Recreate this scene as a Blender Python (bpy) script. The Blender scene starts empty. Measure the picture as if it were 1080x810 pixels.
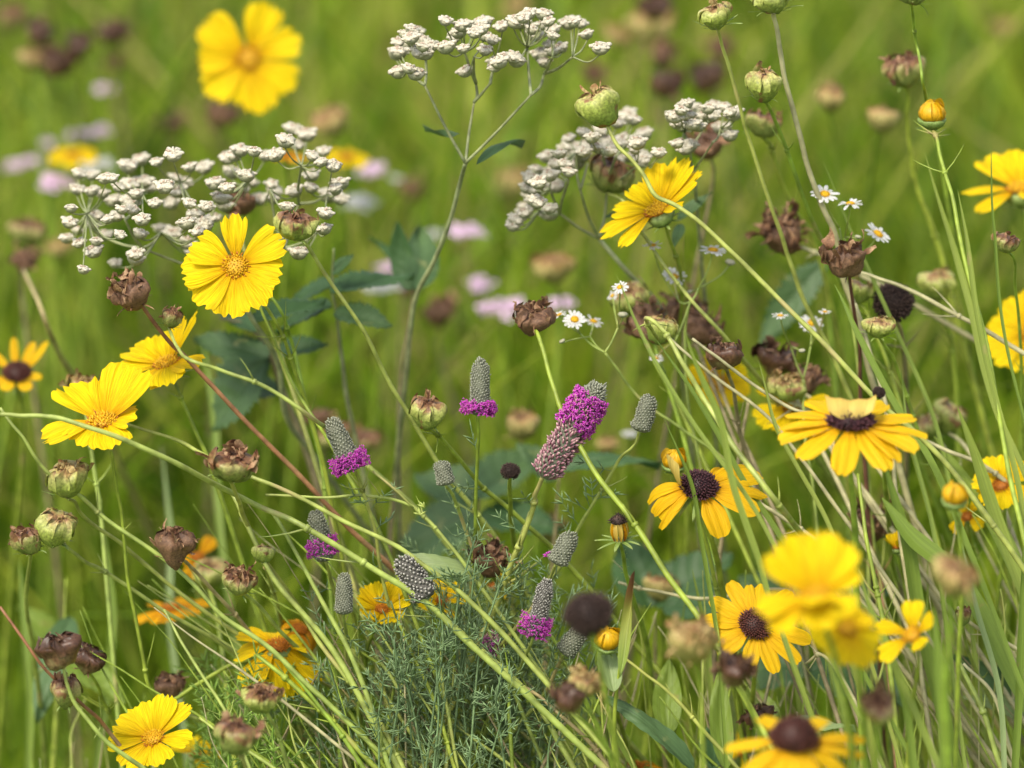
import bpy, math, random
import numpy as np
from mathutils import Vector, Matrix, noise

R = math.radians
rng = random.Random(7)
nrg = np.random.default_rng(11)
scene = bpy.context.scene
COL = scene.collection

# ------------------------------------------------------------------ camera
CAM_Z, TILT, LENS, D0, FSTOP = 1.5, R(20), 200.0, 2.45, 5.6
FW = 36.0 / LENS
cam_d = bpy.data.cameras.new('camera')
cam = bpy.data.objects.new('camera', cam_d)
COL.objects.link(cam)
cam.location = (0, 0, CAM_Z)
cam.rotation_euler = (math.pi / 2 - TILT, 0, 0)
cam_d.lens = LENS
cam_d.sensor_width = 36
cam_d.clip_start = 0.05
cam_d.clip_end = 2000
cam_d.dof.use_dof = True
cam_d.dof.focus_distance = D0
cam_d.dof.aperture_fstop = FSTOP
cam_d.dof.aperture_blades = 0
scene.camera = cam
CP = Vector((0, 0, CAM_Z))
FWD = Vector((0, math.cos(TILT), -math.sin(TILT)))
RGT = Vector((1, 0, 0))
UP = Vector((0, math.sin(TILT), math.cos(TILT)))

def D(b):
    """distance from the lens at which a thing is softened by b pixels"""
    return 1.0 / (1 / D0 - b * 0.00467)
def PX(b):
    return FW * D(b) / 1080.0
def P(x, y, b=0.0):
    d = D(b)
    return CP + FWD * d + RGT * ((x - 540) / 1080 * FW * d) + UP * ((405 - y) / 1080 * FW * d)
def V(n):
    v = RGT * n[0] + UP * n[1] - FWD * n[2]
    return v.normalized()
def frame(pos, n, roll=0.0, s=1.0):
    z = V(n)
    x = RGT - z * RGT.dot(z)
    if x.length < 0.1:
        x = FWD - z * FWD.dot(z)
    x.normalize()
    y = z.cross(x)
    m = Matrix((x, y, z)).transposed()
    m = m @ Matrix.Rotation(roll, 3, 'Z')
    return Matrix.Translation(pos) @ (m * s).to_4x4()

# ------------------------------------------------------------------ objects
class MB:
    def __init__(s):
        s.v, s.f, s.uv, s.mi = [], [], [], []
    def add(s, verts, faces, uvs=None, mi=0):
        o = len(s.v)
        s.v.extend([tuple(p) for p in verts])
        s.uv.extend(uvs if uvs is not None else [(0.5, 0.5)] * len(verts))
        s.f.extend([tuple(i + o for i in f) for f in faces])
        s.mi.extend([mi] * len(faces))
    def warp(s, amt, freq, seed, top=0.0):
        o = Vector((seed * 7.3 % 91, seed * 3.1 % 57, seed * 1.7 % 33))
        s.v = [tuple(Vector(v) * (1 + amt * noise.noise(Vector(v) * freq + o)) + noise.noise_vector(Vector(v) * freq * 1.6 + o) * amt * (.35 + top * max(0, v[2]))) for v in s.v]
    def mesh(s, name, mats, smooth=True):
        me = bpy.data.meshes.new(name)
        me.from_pydata(s.v, [], s.f)
        uvl = me.uv_layers.new(name='uv')
        li = np.zeros(len(me.loops), dtype=np.int32)
        me.loops.foreach_get('vertex_index', li)
        uv = np.array(s.uv, dtype=np.float32)[li]
        uvl.data.foreach_set('uv', uv.ravel())
        for m in (mats if isinstance(mats, (list, tuple)) else [mats]):
            me.materials.append(m)
        me.polygons.foreach_set('material_index', s.mi)
        me.polygons.foreach_set('use_smooth', [smooth] * len(s.f))
        me.update()
        return me

def ob(name, me, parent=None, m=None, label=None):
    o = bpy.data.objects.new(name, me)
    COL.objects.link(o)
    if parent is not None:
        o.parent = parent
    if m is not None:
        o.matrix_local = m
    if label:
        o['label'] = label
    return o
def thing(name, label, cat, base, group=None):
    o = bpy.data.objects.new(name, None)
    o.empty_display_size = 0.02
    COL.objects.link(o)
    o.location = base
    o['label'] = label
    o['category'] = cat
    if group:
        o['group'] = group
    return o
def rel(root, m):
    return Matrix.Translation(-root.location) @ m

# ------------------------------------------------------------------ materials
MATS = {}
BRIGHT = {n: .74 for n in ('yellow_petal', 'withered_petal', 'gold_petal', 'pale_petal_back', 'orange_floret', 'rusty_floret', 'straw_stem', 'tan_stem', 'russet_stem', 'bud_petal', 'magenta_floret', 'white_ray')}
BRIGHT.update({'straw_stem': .64, 'yellow_petal': .82, 'gold_petal': .80, 'magenta_floret': .95, 'pale_green_stem': .80, 'grey_green_stem': .8, 'fresh_green_stem': .85, 'faded_clover': .75, 'clover_scale_pale': .72, 'clover_scale': .85, 'green_seed_cup': .85, 'lime_seed_cup': .85, 'olive_seed_cup': .9, 'tan_seed_cup': .85, 'pale_leaf': .8, 'fresh_leaf': .85})
def leafmat(name, stops, rough=0.5, transl=0.3, nscale=60.0, namt=0.15, lines=0.0, bump=0.15, tint=False, spec=0.35, coord='Object', hue=0.0, wear=None):
    """colour = ramp over uv.y (or over a per-blade tint), mottled by noise; part of the light passes through"""
    if name in MATS:
        return MATS[name]
    k_ = BRIGHT.get(name, 1.0)
    stops = [(p_, tuple(c * k_ for c in col_)) for p_, col_ in stops]
    m = bpy.data.materials.new(name)
    m.use_nodes = True
    nt = m.node_tree
    nt.nodes.clear()
    N, L = nt.nodes.new, nt.links.new
    out = N('ShaderNodeOutputMaterial')
    tc = N('ShaderNodeTexCoord')
    sep = N('ShaderNodeSeparateXYZ')
    L(tc.outputs['UV'], sep.inputs[0])
    noi = N('ShaderNodeTexNoise')
    noi.inputs['Scale'].default_value = nscale
    noi.inputs['Detail'].default_value = 3
    L(tc.outputs[coord], noi.inputs['Vector'])
    if tint:
        at = N('ShaderNodeAttribute')
        at.attribute_name = 'tint'
        fac = at.outputs['Fac']
    else:
        fac = sep.outputs['Y']
    sub = N('ShaderNodeMath'); sub.operation = 'SUBTRACT'
    L(noi.outputs['Fac'], sub.inputs[0]); sub.inputs[1].default_value = 0.5
    mul = N('ShaderNodeMath'); mul.operation = 'MULTIPLY_ADD'
    L(sub.outputs[0], mul.inputs[0]); mul.inputs[1].default_value = namt * 2
    L(fac, mul.inputs[2])
    ramp = N('ShaderNodeValToRGB')
    cr = ramp.color_ramp
    while len(cr.elements) < len(stops):
        cr.elements.new(0.5)
    for e, (p, c) in zip(cr.elements, stops):
        e.position = p
        e.color = (c[0], c[1], c[2], 1)
    L(mul.outputs[0], ramp.inputs[0])
    col = ramp.outputs[0]
    # fine value variation, streaked along the leaf when lines > 0
    if lines > 0:
        mp = N('ShaderNodeMapping')
        mp.inputs['Scale'].default_value = (26, 1.6, 1)
        L(tc.outputs['UV'], mp.inputs['Vector'])
        n2 = N('ShaderNodeTexNoise'); n2.inputs['Scale'].default_value = 1.0; n2.inputs['Detail'].default_value = 2
        L(mp.outputs[0], n2.inputs['Vector'])
        vfac = n2.outputs['Fac']
        amt = lines
    else:
        n2 = N('ShaderNodeTexNoise'); n2.inputs['Scale'].default_value = nscale * 3.1; n2.inputs['Detail'].default_value = 2
        L(tc.outputs[coord], n2.inputs['Vector'])
        vfac = n2.outputs['Fac']
        amt = 0.45
    mr = N('ShaderNodeMapRange')
    mr.inputs['From Min'].default_value = 0.3; mr.inputs['From Max'].default_value = 0.7
    mr.inputs['To Min'].default_value = 1 - amt; mr.inputs['To Max'].default_value = 1 + amt * 0.35
    L(vfac, mr.inputs['Value'])
    hsv = N('ShaderNodeHueSaturation')
    L(col, hsv.inputs['Color'])
    L(mr.outputs[0], hsv.inputs['Value'])
    oi = N('ShaderNodeObjectInfo')
    hr = N('ShaderNodeMapRange')
    hr.inputs['To Min'].default_value = 0.5 - hue; hr.inputs['To Max'].default_value = 0.5 + hue
    L(oi.outputs['Random'], hr.inputs['Value'])
    L(hr.outputs[0], hsv.inputs['Hue'])
    colo = hsv.outputs[0]
    if wear:
        wn = N('ShaderNodeTexNoise'); wn.inputs['Scale'].default_value = wear[1]; wn.inputs['Detail'].default_value = 4
        L(tc.outputs[coord], wn.inputs['Vector'])
        wr = N('ShaderNodeMapRange')
        wr.inputs['From Min'].default_value = wear[2]; wr.inputs['From Max'].default_value = wear[2] + 0.08
        L(wn.outputs['Fac'], wr.inputs['Value'])
        mx = N('ShaderNodeMix'); mx.data_type = 'RGBA'
        L(wr.outputs[0], mx.inputs[0]); L(colo, mx.inputs[6]); mx.inputs[7].default_value = (*wear[0], 1)
        colo = mx.outputs[2]
    bs = N('ShaderNodeBsdfPrincipled')
    bs.inputs['Roughness'].default_value = rough
    bs.inputs['Specular IOR Level'].default_value = spec
    L(colo, bs.inputs['Base Color'])
    if bump > 0:
        bp = N('ShaderNodeBump')
        bp.inputs['Strength'].default_value = bump
        bp.inputs['Distance'].default_value = 0.0006
        L(vfac, bp.inputs['Height'])
        L(bp.outputs[0], bs.inputs['Normal'])
    if transl > 0:
        tr = N('ShaderNodeBsdfTranslucent')
        L(colo, tr.inputs['Color'])
        mix = N('ShaderNodeMixShader')
        mix.inputs[0].default_value = transl
        L(bs.outputs[0], mix.inputs[1]); L(tr.outputs[0], mix.inputs[2])
        L(mix.outputs[0], out.inputs[0])
    else:
        L(bs.outputs[0], out.inputs[0])
    MATS[name] = m
    return m

PETAL = leafmat('yellow_petal', [(0.0, (.80, .33, .003)), (0.20, (.90, .53, .003)), (0.6, (.95, .66, .004)), (1, (.95, .68, .005))], 0.6, 0.30, 2.5, 0.16, lines=0.34, bump=1.2, hue=0.006, spec=.12, wear=((.50, .22, .01), 6, .73))
PETAL_OLD = leafmat('withered_petal', [(0.0, (.55, .12, .006)), (0.35, (.80, .36, .006)), (1, (.88, .46, .008))], 0.6, 0.3, 3, 0.35, lines=0.4, bump=0.8, spec=.12, wear=((.35, .10, .02), 4, .6))
PETAL_R = leafmat('gold_petal', [(0.0, (.80, .36, .006)), (0.3, (.92, .54, .006)), (1, (.92, .58, .008))], 0.55, 0.32, 2.5, 0.08, lines=0.25, bump=0.8, hue=0.004, spec=.18)
PETAL_PALE = leafmat('pale_petal_back', [(0.0, (.8, .5, .05)), (1, (.88, .66, .18))], 0.55, 0.3, 3, 0.08, lines=0.2, bump=0.5, spec=.15)
DISC_Y = leafmat('orange_floret', [(0, (.70, .32, .006)), (.6, (.94, .54, .006)), (1, (.95, .62, .01))], .6, .1, 8, .2)
DISC_D = leafmat('rusty_floret', [(0, (.45, .12, .006)), (.7, (.68, .24, .008)), (1, (.28, .06, .01))], .6, .1, 8, .25)
CONE_P = leafmat('purple_brown_floret', [(0, (.010, .004, .006)), (.6, (.05, .014, .02)), (1, (.12, .035, .045))], .55, .0, 6, .3)
CONE_M = leafmat('maroon_floret', [(0, (.02, .006, .004)), (.6, (.075, .020, .014)), (1, (.20, .055, .035))], .55, .0, 6, .3)
CONE_K = leafmat('blackened_floret', [(0, (.012, .006, .005)), (.6, (.035, .018, .014)), (1, (.09, .05, .035))], .7, .0, 6, .3)
STEM = leafmat('pale_green_stem', [(0, (.42, .47, .11)), (1, (.36, .43, .09))], .45, .0, 45, .8, hue=0.018, spec=.4, wear=((.36, .30, .12), 28, .60))
STEM_G = leafmat('fresh_green_stem', [(0, (.27, .37, .04)), (1, (.30, .39, .05))], .48, .0, 45, .8, hue=0.014, wear=((.30, .24, .09), 28, .64))
STEM_S = leafmat('straw_stem', [(0, (.64, .60, .33)), (1, (.58, .53, .27))], .5, .0, 45, .5)
STEM_R = leafmat('russet_stem', [(0, (.30, .13, .06)), (.5, (.40, .20, .09)), (1, (.44, .30, .13))], .5, .0, 60, .6)
STEM_T = leafmat('tan_stem', [(0, (.50, .40, .18)), (1, (.46, .38, .17))], .5, .0, 60, .6)
STEM_D = leafmat('dark_red_stem', [(0, (.10, .035, .025)), (1, (.13, .06, .035))], .5, .0, 60, .5)
STEM_GR = leafmat('grey_green_stem', [(0, (.36, .40, .20)), (1, (.30, .32, .14))], .6, .0, 60, .5)
STEM_BR = leafmat('brownish_stem', [(0, (.26, .22, .11)), (1, (.22, .18, .09))], .6, .0, 60, .5)
SCRAP = leafmat('dried_scrap', [(0, (.12, .05, .03)), (.6, (.24, .12, .06)), (1, (.38, .24, .13))], .7, .15, 4, .6)
SCRAP_M = leafmat('maroon_scrap', [(0, (.06, .026, .014)), (.6, (.12, .058, .032)), (1, (.26, .15, .09))], .7, .1, 4, .6)
SCRAP_T = leafmat('tan_scrap', [(0, (.28, .19, .06)), (.6, (.45, .34, .14)), (1, (.30, .15, .06))], .7, .15, 4, .6)
BRACT = leafmat('green_bract', [(0, (.17, .27, .05)), (1, (.30, .38, .12))], .5, .2, 3, .3)
CUPS = {
 'green': leafmat('green_seed_cup', [(0, (.14, .22, .035)), (.3, (.33, .40, .08)), (.66, (.42, .43, .12)), (.80, (.30, .17, .07)), (1, (.14, .055, .03))], .5, .08, 2.6, .22, wear=((.20, .105, .045), 1.5, .60)),
 'olive': leafmat('olive_seed_cup', [(0, (.13, .18, .035)), (.35, (.28, .32, .08)), (.6, (.33, .29, .10)), (.78, (.22, .11, .05)), (1, (.12, .05, .03))], .5, .08, 2.6, .34, wear=((.20, .105, .045), 1.5, .60)),
 'peak': leafmat('lime_seed_cup', [(0, (.16, .25, .04)), (.4, (.36, .43, .08)), (.75, (.47, .46, .15)), (.92, (.38, .24, .10)), (1, (.20, .10, .05))], .5, .08, 2.6, .2, wear=((.20, .105, .045), 1.5, .60)),
 'brown': leafmat('brown_seed_cup', [(0, (.14, .08, .04)), (.5, (.17, .09, .048)), (1, (.085, .042, .024))], .65, .0, 3, .7),
 'maroon': leafmat('maroon_seed_cup', [(0, (.20, .17, .07)), (.3, (.12, .065, .03)), (.6, (.085, .038, .022)), (1, (.05, .024, .014))], .42, .0, 3, .4),
 'tan': leafmat('tan_seed_cup', [(0, (.28, .27, .07)), (.5, (.42, .36, .12)), (.85, (.38, .22, .08)), (1, (.18, .09, .04))], .6, .05, 3, .35),
}
LEAF_D = leafmat('dark_leaf', [(0, (.05, .11, .035)), (1, (.06, .13, .04))], .5, .22, 50, .3, lines=.3, bump=.5)
LEAF_B = leafmat('blue_green_leaf', [(0, (.06, .12, .04)), (1, (.09, .16, .055))], .5, .22, 50, .3, lines=.3, bump=.5, wear=((.2, .22, .08), 90, .68))
LEAF_G = leafmat('fresh_leaf', [(0, (.20, .30, .035)), (1, (.24, .34, .05))], .45, .3, 50, .3, lines=.3, bump=.5, wear=((.25, .2, .06), 90, .7))
LEAF_P = leafmat('pale_leaf', [(0, (.30, .40, .15)), (1, (.32, .42, .18))], .45, .3, 50, .3, lines=.25, bump=.4)
BLADE = leafmat('grass_blade_green', [(0, (.22, .29, .04)), (1, (.30, .37, .07))], .45, .3, 40, .5, lines=.35, bump=.5, hue=.012, wear=((.32, .28, .10), 70, .66))
FEATHER = leafmat('feathery_leaflet', [(0, (.15, .24, .10)), (1, (.24, .35, .16))], .5, .2, 60, .5, bump=0)
FEATHER_L = leafmat('lime_leaflet', [(0, (.20, .35, .05)), (1, (.28, .43, .08))], .5, .25, 60, .5, bump=0)
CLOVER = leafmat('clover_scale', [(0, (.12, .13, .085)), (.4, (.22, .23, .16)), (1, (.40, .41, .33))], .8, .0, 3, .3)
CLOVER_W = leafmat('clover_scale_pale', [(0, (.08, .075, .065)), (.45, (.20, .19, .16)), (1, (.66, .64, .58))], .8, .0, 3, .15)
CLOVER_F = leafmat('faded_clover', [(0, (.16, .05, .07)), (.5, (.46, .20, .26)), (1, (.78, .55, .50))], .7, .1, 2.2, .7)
MAG = leafmat('magenta_floret', [(0, (.42, .015, .30)), (.5, (.66, .035, .55)), (1, (.85, .22, .78))], .5, .3, 4, .25)
WHITE = leafmat('white_floret', [(0, (.30, .26, .16)), (.35, (.50, .45, .33)), (1, (.63, .59, .47))], .7, .15, 2.5, .35)
WHITE_I = leafmat('dull_white_cup', [(0, (.20, .23, .11)), (1, (.42, .40, .28))], .7, .1, 3, .3)
BUFF = leafmat('buff_floret', [(0, (.26, .17, .11)), (1, (.42, .32, .24))], .7, .0, 3, .3)
RAYW = leafmat('white_ray', [(0, (.82, .82, .78)), (1, (.88, .88, .86))], .55, .3, 3, .05, bump=0)
PINK = leafmat('lilac_petal', [(0, (.66, .44, .62)), (1, (.80, .62, .76))], .55, .3, 3, .1, bump=0)
BUDY = leafmat('bud_petal', [(0, (.50, .28, .008)), (.5, (.88, .48, .006)), (1, (.93, .56, .008))], .45, .15, 3, .4, lines=.3, bump=.8)

# ------------------------------------------------------------------ shapes
def catmull(pts, per=6):
    pts = [Vector(p) for p in pts]
    if len(pts) < 3:
        return [pts[0].lerp(pts[-1], i / per) for i in range(per + 1)]
    q = [pts[0] * 2 - pts[1]] + pts + [pts[-1] * 2 - pts[-2]]
    out = []
    for i in range(1, len(q) - 2):
        a, b, c, d = q[i - 1], q[i], q[i + 1], q[i + 2]
        for k in range(per):
            t = k / per
            out.append(0.5 * ((2 * b) + (c - a) * t + (2 * a - 5 * b + 4 * c - d) * t * t + (3 * b - a - 3 * c + d) * t ** 3))
    out.append(pts[-1])
    return out
def tube(mb, pts, r0, r1, sides=7, mi=0, off=Vector((0, 0, 0)), jit=0.0, cap=True, uvy=None):
    n = len(pts)
    t = (pts[1] - pts[0]).normalized()
    a = t.orthogonal().normalized()
    vs, uv = [], []
    for i, p in enumerate(pts):
        if i:
            t = (pts[min(i + 1, n - 1)] - pts[i - 1]).normalized()
        a = (a - t * a.dot(t)).normalized()
        b = t.cross(a)
        u = i / (n - 1)
        r = r0 + (r1 - r0) * u
        if jit:
            r *= 1 + jit * rng.uniform(-1, 1)
        for k in range(sides):
            g = 2 * math.pi * k / sides
            vs.append(p - off + (a * math.cos(g) + b * math.sin(g)) * r)
            uv.append((k / sides, u if uvy is None else uvy))
    fs = [(i * sides + k, i * sides + (k + 1) % sides, (i + 1) * sides + (k + 1) % sides, (i + 1) * sides + k)
          for i in range(n - 1) for k in range(sides)]
    if cap:
        fs.append(tuple(range(sides - 1, -1, -1)))
        fs.append(tuple((n - 1) * sides + k for k in range(sides)))
    mb.add(vs, fs, uv, mi)
def to_ground(last, d, spread=0.55):
    d = d.normalized()
    h = max(last.z, 0.05)
    hor = Vector((d.x, d.y, 0))
    dn = max(-d.z, 0.25)
    slope = hor / dn * 0.55 * spread / 0.55
    if slope.length > 0.7:
        slope *= 0.7 / slope.length
    g = Vector((last.x + slope.x * h, last.y + slope.y * h, 0))
    p1 = last + d * h * 0.35
    if p1.z < 0.05: p1.z = 0.05
    p2 = Vector((g.x, g.y, min(h * 0.3, p1.z)))
    return [last * (1 - t) ** 3 + p1 * 3 * t * (1 - t) ** 2 + p2 * 3 * t * t * (1 - t) + g * t ** 3 for t in (1 / 8 * i for i in range(1, 9))]
def stempath(start, path, b0, b1, ground=True):
    """start: world point under the head; path: picture points (x, y[, b]) the stem runs through"""
    n = len(path)
    pts = [] if start is None else [start]
    for i, p in enumerate(path):
        b = p[2] if len(p) > 2 else b0 + (b1 - b0) * (i + 1) / max(n, 1)
        pts.append(P(p[0], p[1], b))
    if len(pts) == 1:
        pts.append(pts[0] + Vector((rng.uniform(-.01, .01), .01, -0.08)))
    sm = catmull(pts, 7)
    amp = .9 * PX(b0); ph = [rng.uniform(0, 6.28) for _ in range(4)]
    for i in range(1, len(sm)):
        e = min(1, i / 5)
        sm[i] = sm[i] + (RGT * (math.sin(i * .40 + ph[0]) + .25 * math.sin(i * .9 + ph[1])) + UP * (math.sin(i * .43 + ph[2]) + .25 * math.sin(i * 1.0 + ph[3]))) * amp * e
    # kinks of growth: very slight wander
    if ground:
        sm += to_ground(sm[-1], sm[-1] - sm[-3])
    return sm
def petal(mb, L, W, az, elev, curve, r0=0.1, kind='cor', cup=0.1, twist=0.0, nu=9, nv=13, bend=0.0, seed=None, mi=0, wob=0.04, z0=0.0, cpow=1.0):
    rr = random.Random(seed if seed is not None else rng.random())
    S = 40
    path = [(r0, z0, elev)]
    for i in range(S):
        u = (i + 0.5) / S
        th = elev + curve * u ** cpow
        r, z, _ = path[-1]
        path.append((r + math.cos(th) * L / S, z + math.sin(th) * L / S, th))
    ph = [rr.uniform(0, 6.28) for _ in range(4)]
    nt = rr.choice([4, 5]) if kind == 'cor' else 3
    def wid(u):
        if kind == 'cor':
            t = min(1, u / 0.78)
            return 0.16 + 0.84 * (t * t * (3 - 2 * t)) ** 0.62 - 0.10 * max(0, (u - .8) / .2) ** 2
        if kind == 'rud':
            t = min(1, u / 0.45)
            return (0.40 + 0.60 * t * t * (3 - 2 * t)) * (1 - 0.28 * max(0, (u - .5) / .5) ** 2)
        if kind == 'nar':
            return (0.5 + 0.5 * math.sin(math.pi * min(1, u / .9) * .6)) * (1 - 0.45 * max(0, (u - .5) / .5) ** 2)
        if kind == 'leaf':
            return max(0.02, math.sin(math.pi * min(1, u ** 0.72)) ** 0.85) + 0.02
        if kind == 'bract':
            return max(0.03, (1 - u) ** 0.7 * (0.6 + 0.9 * u))
        return 1.0
    def um(v):
        if kind == 'cor':
            saw = abs(((v + 1) / 2 * nt + ph[0] * .05) % 1 - 0.5) * 2
            return 1 - 0.14 * v * v - 0.155 * (saw ** 1.1) * (0.7 + 0.4 * math.sin(ph[1] + 5 * v))
        if kind == 'rud':
            return 1 - 0.16 * abs(v) ** 2.6 - 0.035 * math.exp(-(v / .25) ** 2)
        if kind == 'nar':
            return 1 - 0.1 * v * v
        return 1
    if kind == 'cor': nv = max(nv, nt * 4 + 1)
    vs, uv = [], []
    ca, sa = math.cos(az), math.sin(az)
    for i in range(nu + 1):
        for j in range(nv):
            v = -1 + 2 * j / (nv - 1)
            u = (i / nu) * um(v)
            f = u * S
            k = min(int(f), S - 1)
            q = f - k
            r = path[k][0] * (1 - q) + path[k + 1][0] * q
            z = path[k][1] * (1 - q) + path[k + 1][1] * q
            th = path[k + 1][2]
            w = wid(u) * W
            tw = twist * u
            off = cup * v * v * w - (.05 * w * math.cos(v * math.pi * 2.0) * u if kind == 'cor' else 0) + wob * L * u * (math.sin(ph[2] + 3.3 * v + 2 * u) * .5 + .35 * math.sin(ph[3] + 7 * v)) 
            if kind in ('cor', 'rud'):
                off += 0.012 * L * math.cos(v * math.pi * 3) * min(1, u * 3)
            yy = v * w * math.cos(tw) + bend * L * u * u
            oo = off + v * w * math.sin(tw)
            X = r - math.sin(th) * oo
            Z = z + math.cos(th) * oo
            vs.append((X * ca - yy * sa, X * sa + yy * ca, Z))
            uv.append(((v + 1) / 2 + (seed or 0) % 1 * .01 + az, i / nu * 1.0))
    fs = [(i * nv + j, i * nv + j + 1, (i + 1) * nv + j + 1, (i + 1) * nv + j) for i in range(nu) for j in range(nv - 1)]
    mb.add(vs, fs, uv, mi)
def lathe(mb, prof, sides=32, fr=None, mi=0, jit=0.0, close_top=True):
    """prof: list of (r, z, uvy); fr(phi, t, r, z) -> (r, z)"""
    vs, uv = [], []
    n = len(prof)
    for i, (r, z, uy) in enumerate(prof):
        for k in range(sides):
            g = 2 * math.pi * k / sides
            rr, zz = fr(g, i / (n - 1), r, z) if fr else (r, z)
            if jit:
                rr *= 1 + jit * rng.uniform(-1, 1)
                zz += jit * rng.uniform(-1, 1) * 0.5
            vs.append((rr * math.cos(g), rr * math.sin(g), zz))
            uv.append((k / sides, uy))
    fs = [(i * sides + k, i * sides + (k + 1) % sides, (i + 1) * sides + (k + 1) % sides, (i + 1) * sides + k)
          for i in range(n - 1) for k in range(sides)]
    fs.append(tuple(range(sides - 1, -1, -1)))
    if close_top:
        fs.append(tuple((n - 1) * sides + k for k in range(sides)))
    mb.add(vs, fs, uv, mi)
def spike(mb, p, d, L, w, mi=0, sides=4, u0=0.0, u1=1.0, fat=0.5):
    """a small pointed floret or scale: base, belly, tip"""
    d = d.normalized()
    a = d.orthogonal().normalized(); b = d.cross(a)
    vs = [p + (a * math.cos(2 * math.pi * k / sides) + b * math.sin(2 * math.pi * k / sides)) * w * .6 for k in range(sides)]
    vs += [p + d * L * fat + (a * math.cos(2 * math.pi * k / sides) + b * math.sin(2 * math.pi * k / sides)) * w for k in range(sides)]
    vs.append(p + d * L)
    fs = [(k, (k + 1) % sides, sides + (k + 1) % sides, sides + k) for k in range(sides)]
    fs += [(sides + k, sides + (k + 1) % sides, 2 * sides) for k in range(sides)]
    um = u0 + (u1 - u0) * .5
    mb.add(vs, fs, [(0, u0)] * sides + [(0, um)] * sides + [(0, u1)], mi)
def dome_florets(mb, rad, hgt, count, L, w, mi_in=0, mi_out=0, ring=0.72, jit=.25, z0=0.0, sides=4, outfac=1.3, spikyness=1.0):
    GA = math.pi * (3 - 5 ** .5)
    for i in range(count):
        q = math.sqrt((i + .5) / count)
        g = i * GA
        r = rad * math.sin(q * math.pi / 2)
        z = z0 + hgt * math.cos(q * math.pi / 2)
        nrm = Vector((math.cos(g) * math.sin(q * 1.45) * (hgt / rad + .15), math.sin(g) * math.sin(q * 1.45) * (hgt / rad + .15), math.cos(q * 1.45) + .12))
        nrm += Vector((rng.uniform(-1, 1), rng.uniform(-1, 1), rng.uniform(-1, 1))) * jit * .5
        out = q > ring
        ll = L * (outfac if out else 1) * rng.uniform(1 - jit, 1 + jit)
        spike(mb, Vector((r * math.cos(g), r * math.sin(g), z)), nrm, ll, w * rng.uniform(.85, 1.15), mi_out if out else mi_in, sides)
# ------------------------------------------------------------------ kinds of thing
def stem_part(root, start, path, b0, b1, r, mat, rb, ground=True, name='stem', hairs=0, r1=None):
    sm = stempath(start, path, b0, b1, ground)
    mb = MB()
    rad = r * 1.12 * PX(rb)
    tube(mb, sm, rad * .70, (rad * 1.25 if r1 is None else r1), 8, 0, root.location, jit=.05)
    nodes_on(mb, sm, rad, root.location, abs(b0) < 6)
    if hairs:
        for i in range(2, len(sm) - 9):
            for k in range(hairs):
                t = rng.random()
                p = sm[i].lerp(sm[i + 1], t) - root.location
                dd = (sm[i + 1] - sm[i]).normalized()
                a = dd.orthogonal().normalized()
                a = Matrix.Rotation(rng.uniform(0, 6.28), 3, dd) @ a
                spike(mb, p + a * rad * .7, a + dd * rng.uniform(-.3, .3), rad * rng.uniform(.8, 1.7), rad * .07, 0, 3)
    return ob(name, mb.mesh(name, mat), root), sm
def nodes_on(mb, sm, rad, off, near=True):
    if not near or rng.random() < .25: return
    n = len(sm) - 10
    for _ in range(rng.choice([1, 1, 2, 3])):
        if n < 6: return
        i = rng.randrange(4, n)
        p = sm[i] - off
        t = (sm[i - 1] - sm[i]).normalized()
        a = t.orthogonal().normalized()
        a = Matrix.Rotation(rng.uniform(0, 6.28), 3, t) @ a
        tube(mb, [p - t * rad * 1.6, p - t * rad * .4, p + t * rad * .4, p + t * rad * 1.6], rad * .9, rad * .9, 7, 0)
        tube(mb, [p - t * rad * .7, p, p + t * rad * .7], rad * 1.35, rad * 1.35, 7, 0)
        L_ = rng.uniform(5, 16) * rad
        for sg in (-1, 1):
            if rng.random() < .25: continue
            d = (t * rng.uniform(.5, 1.4) + a * sg).normalized()
            q = [p + d * L_ * f + t * L_ * .25 * f * f for f in (0, .4, .75, 1)]
            tube(mb, q, rad * .5, rad * .08, 4, 0)
def base_of(start, path, b0, b1):
    return stempath(start, path, b0, b1)[-1].copy()

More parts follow.
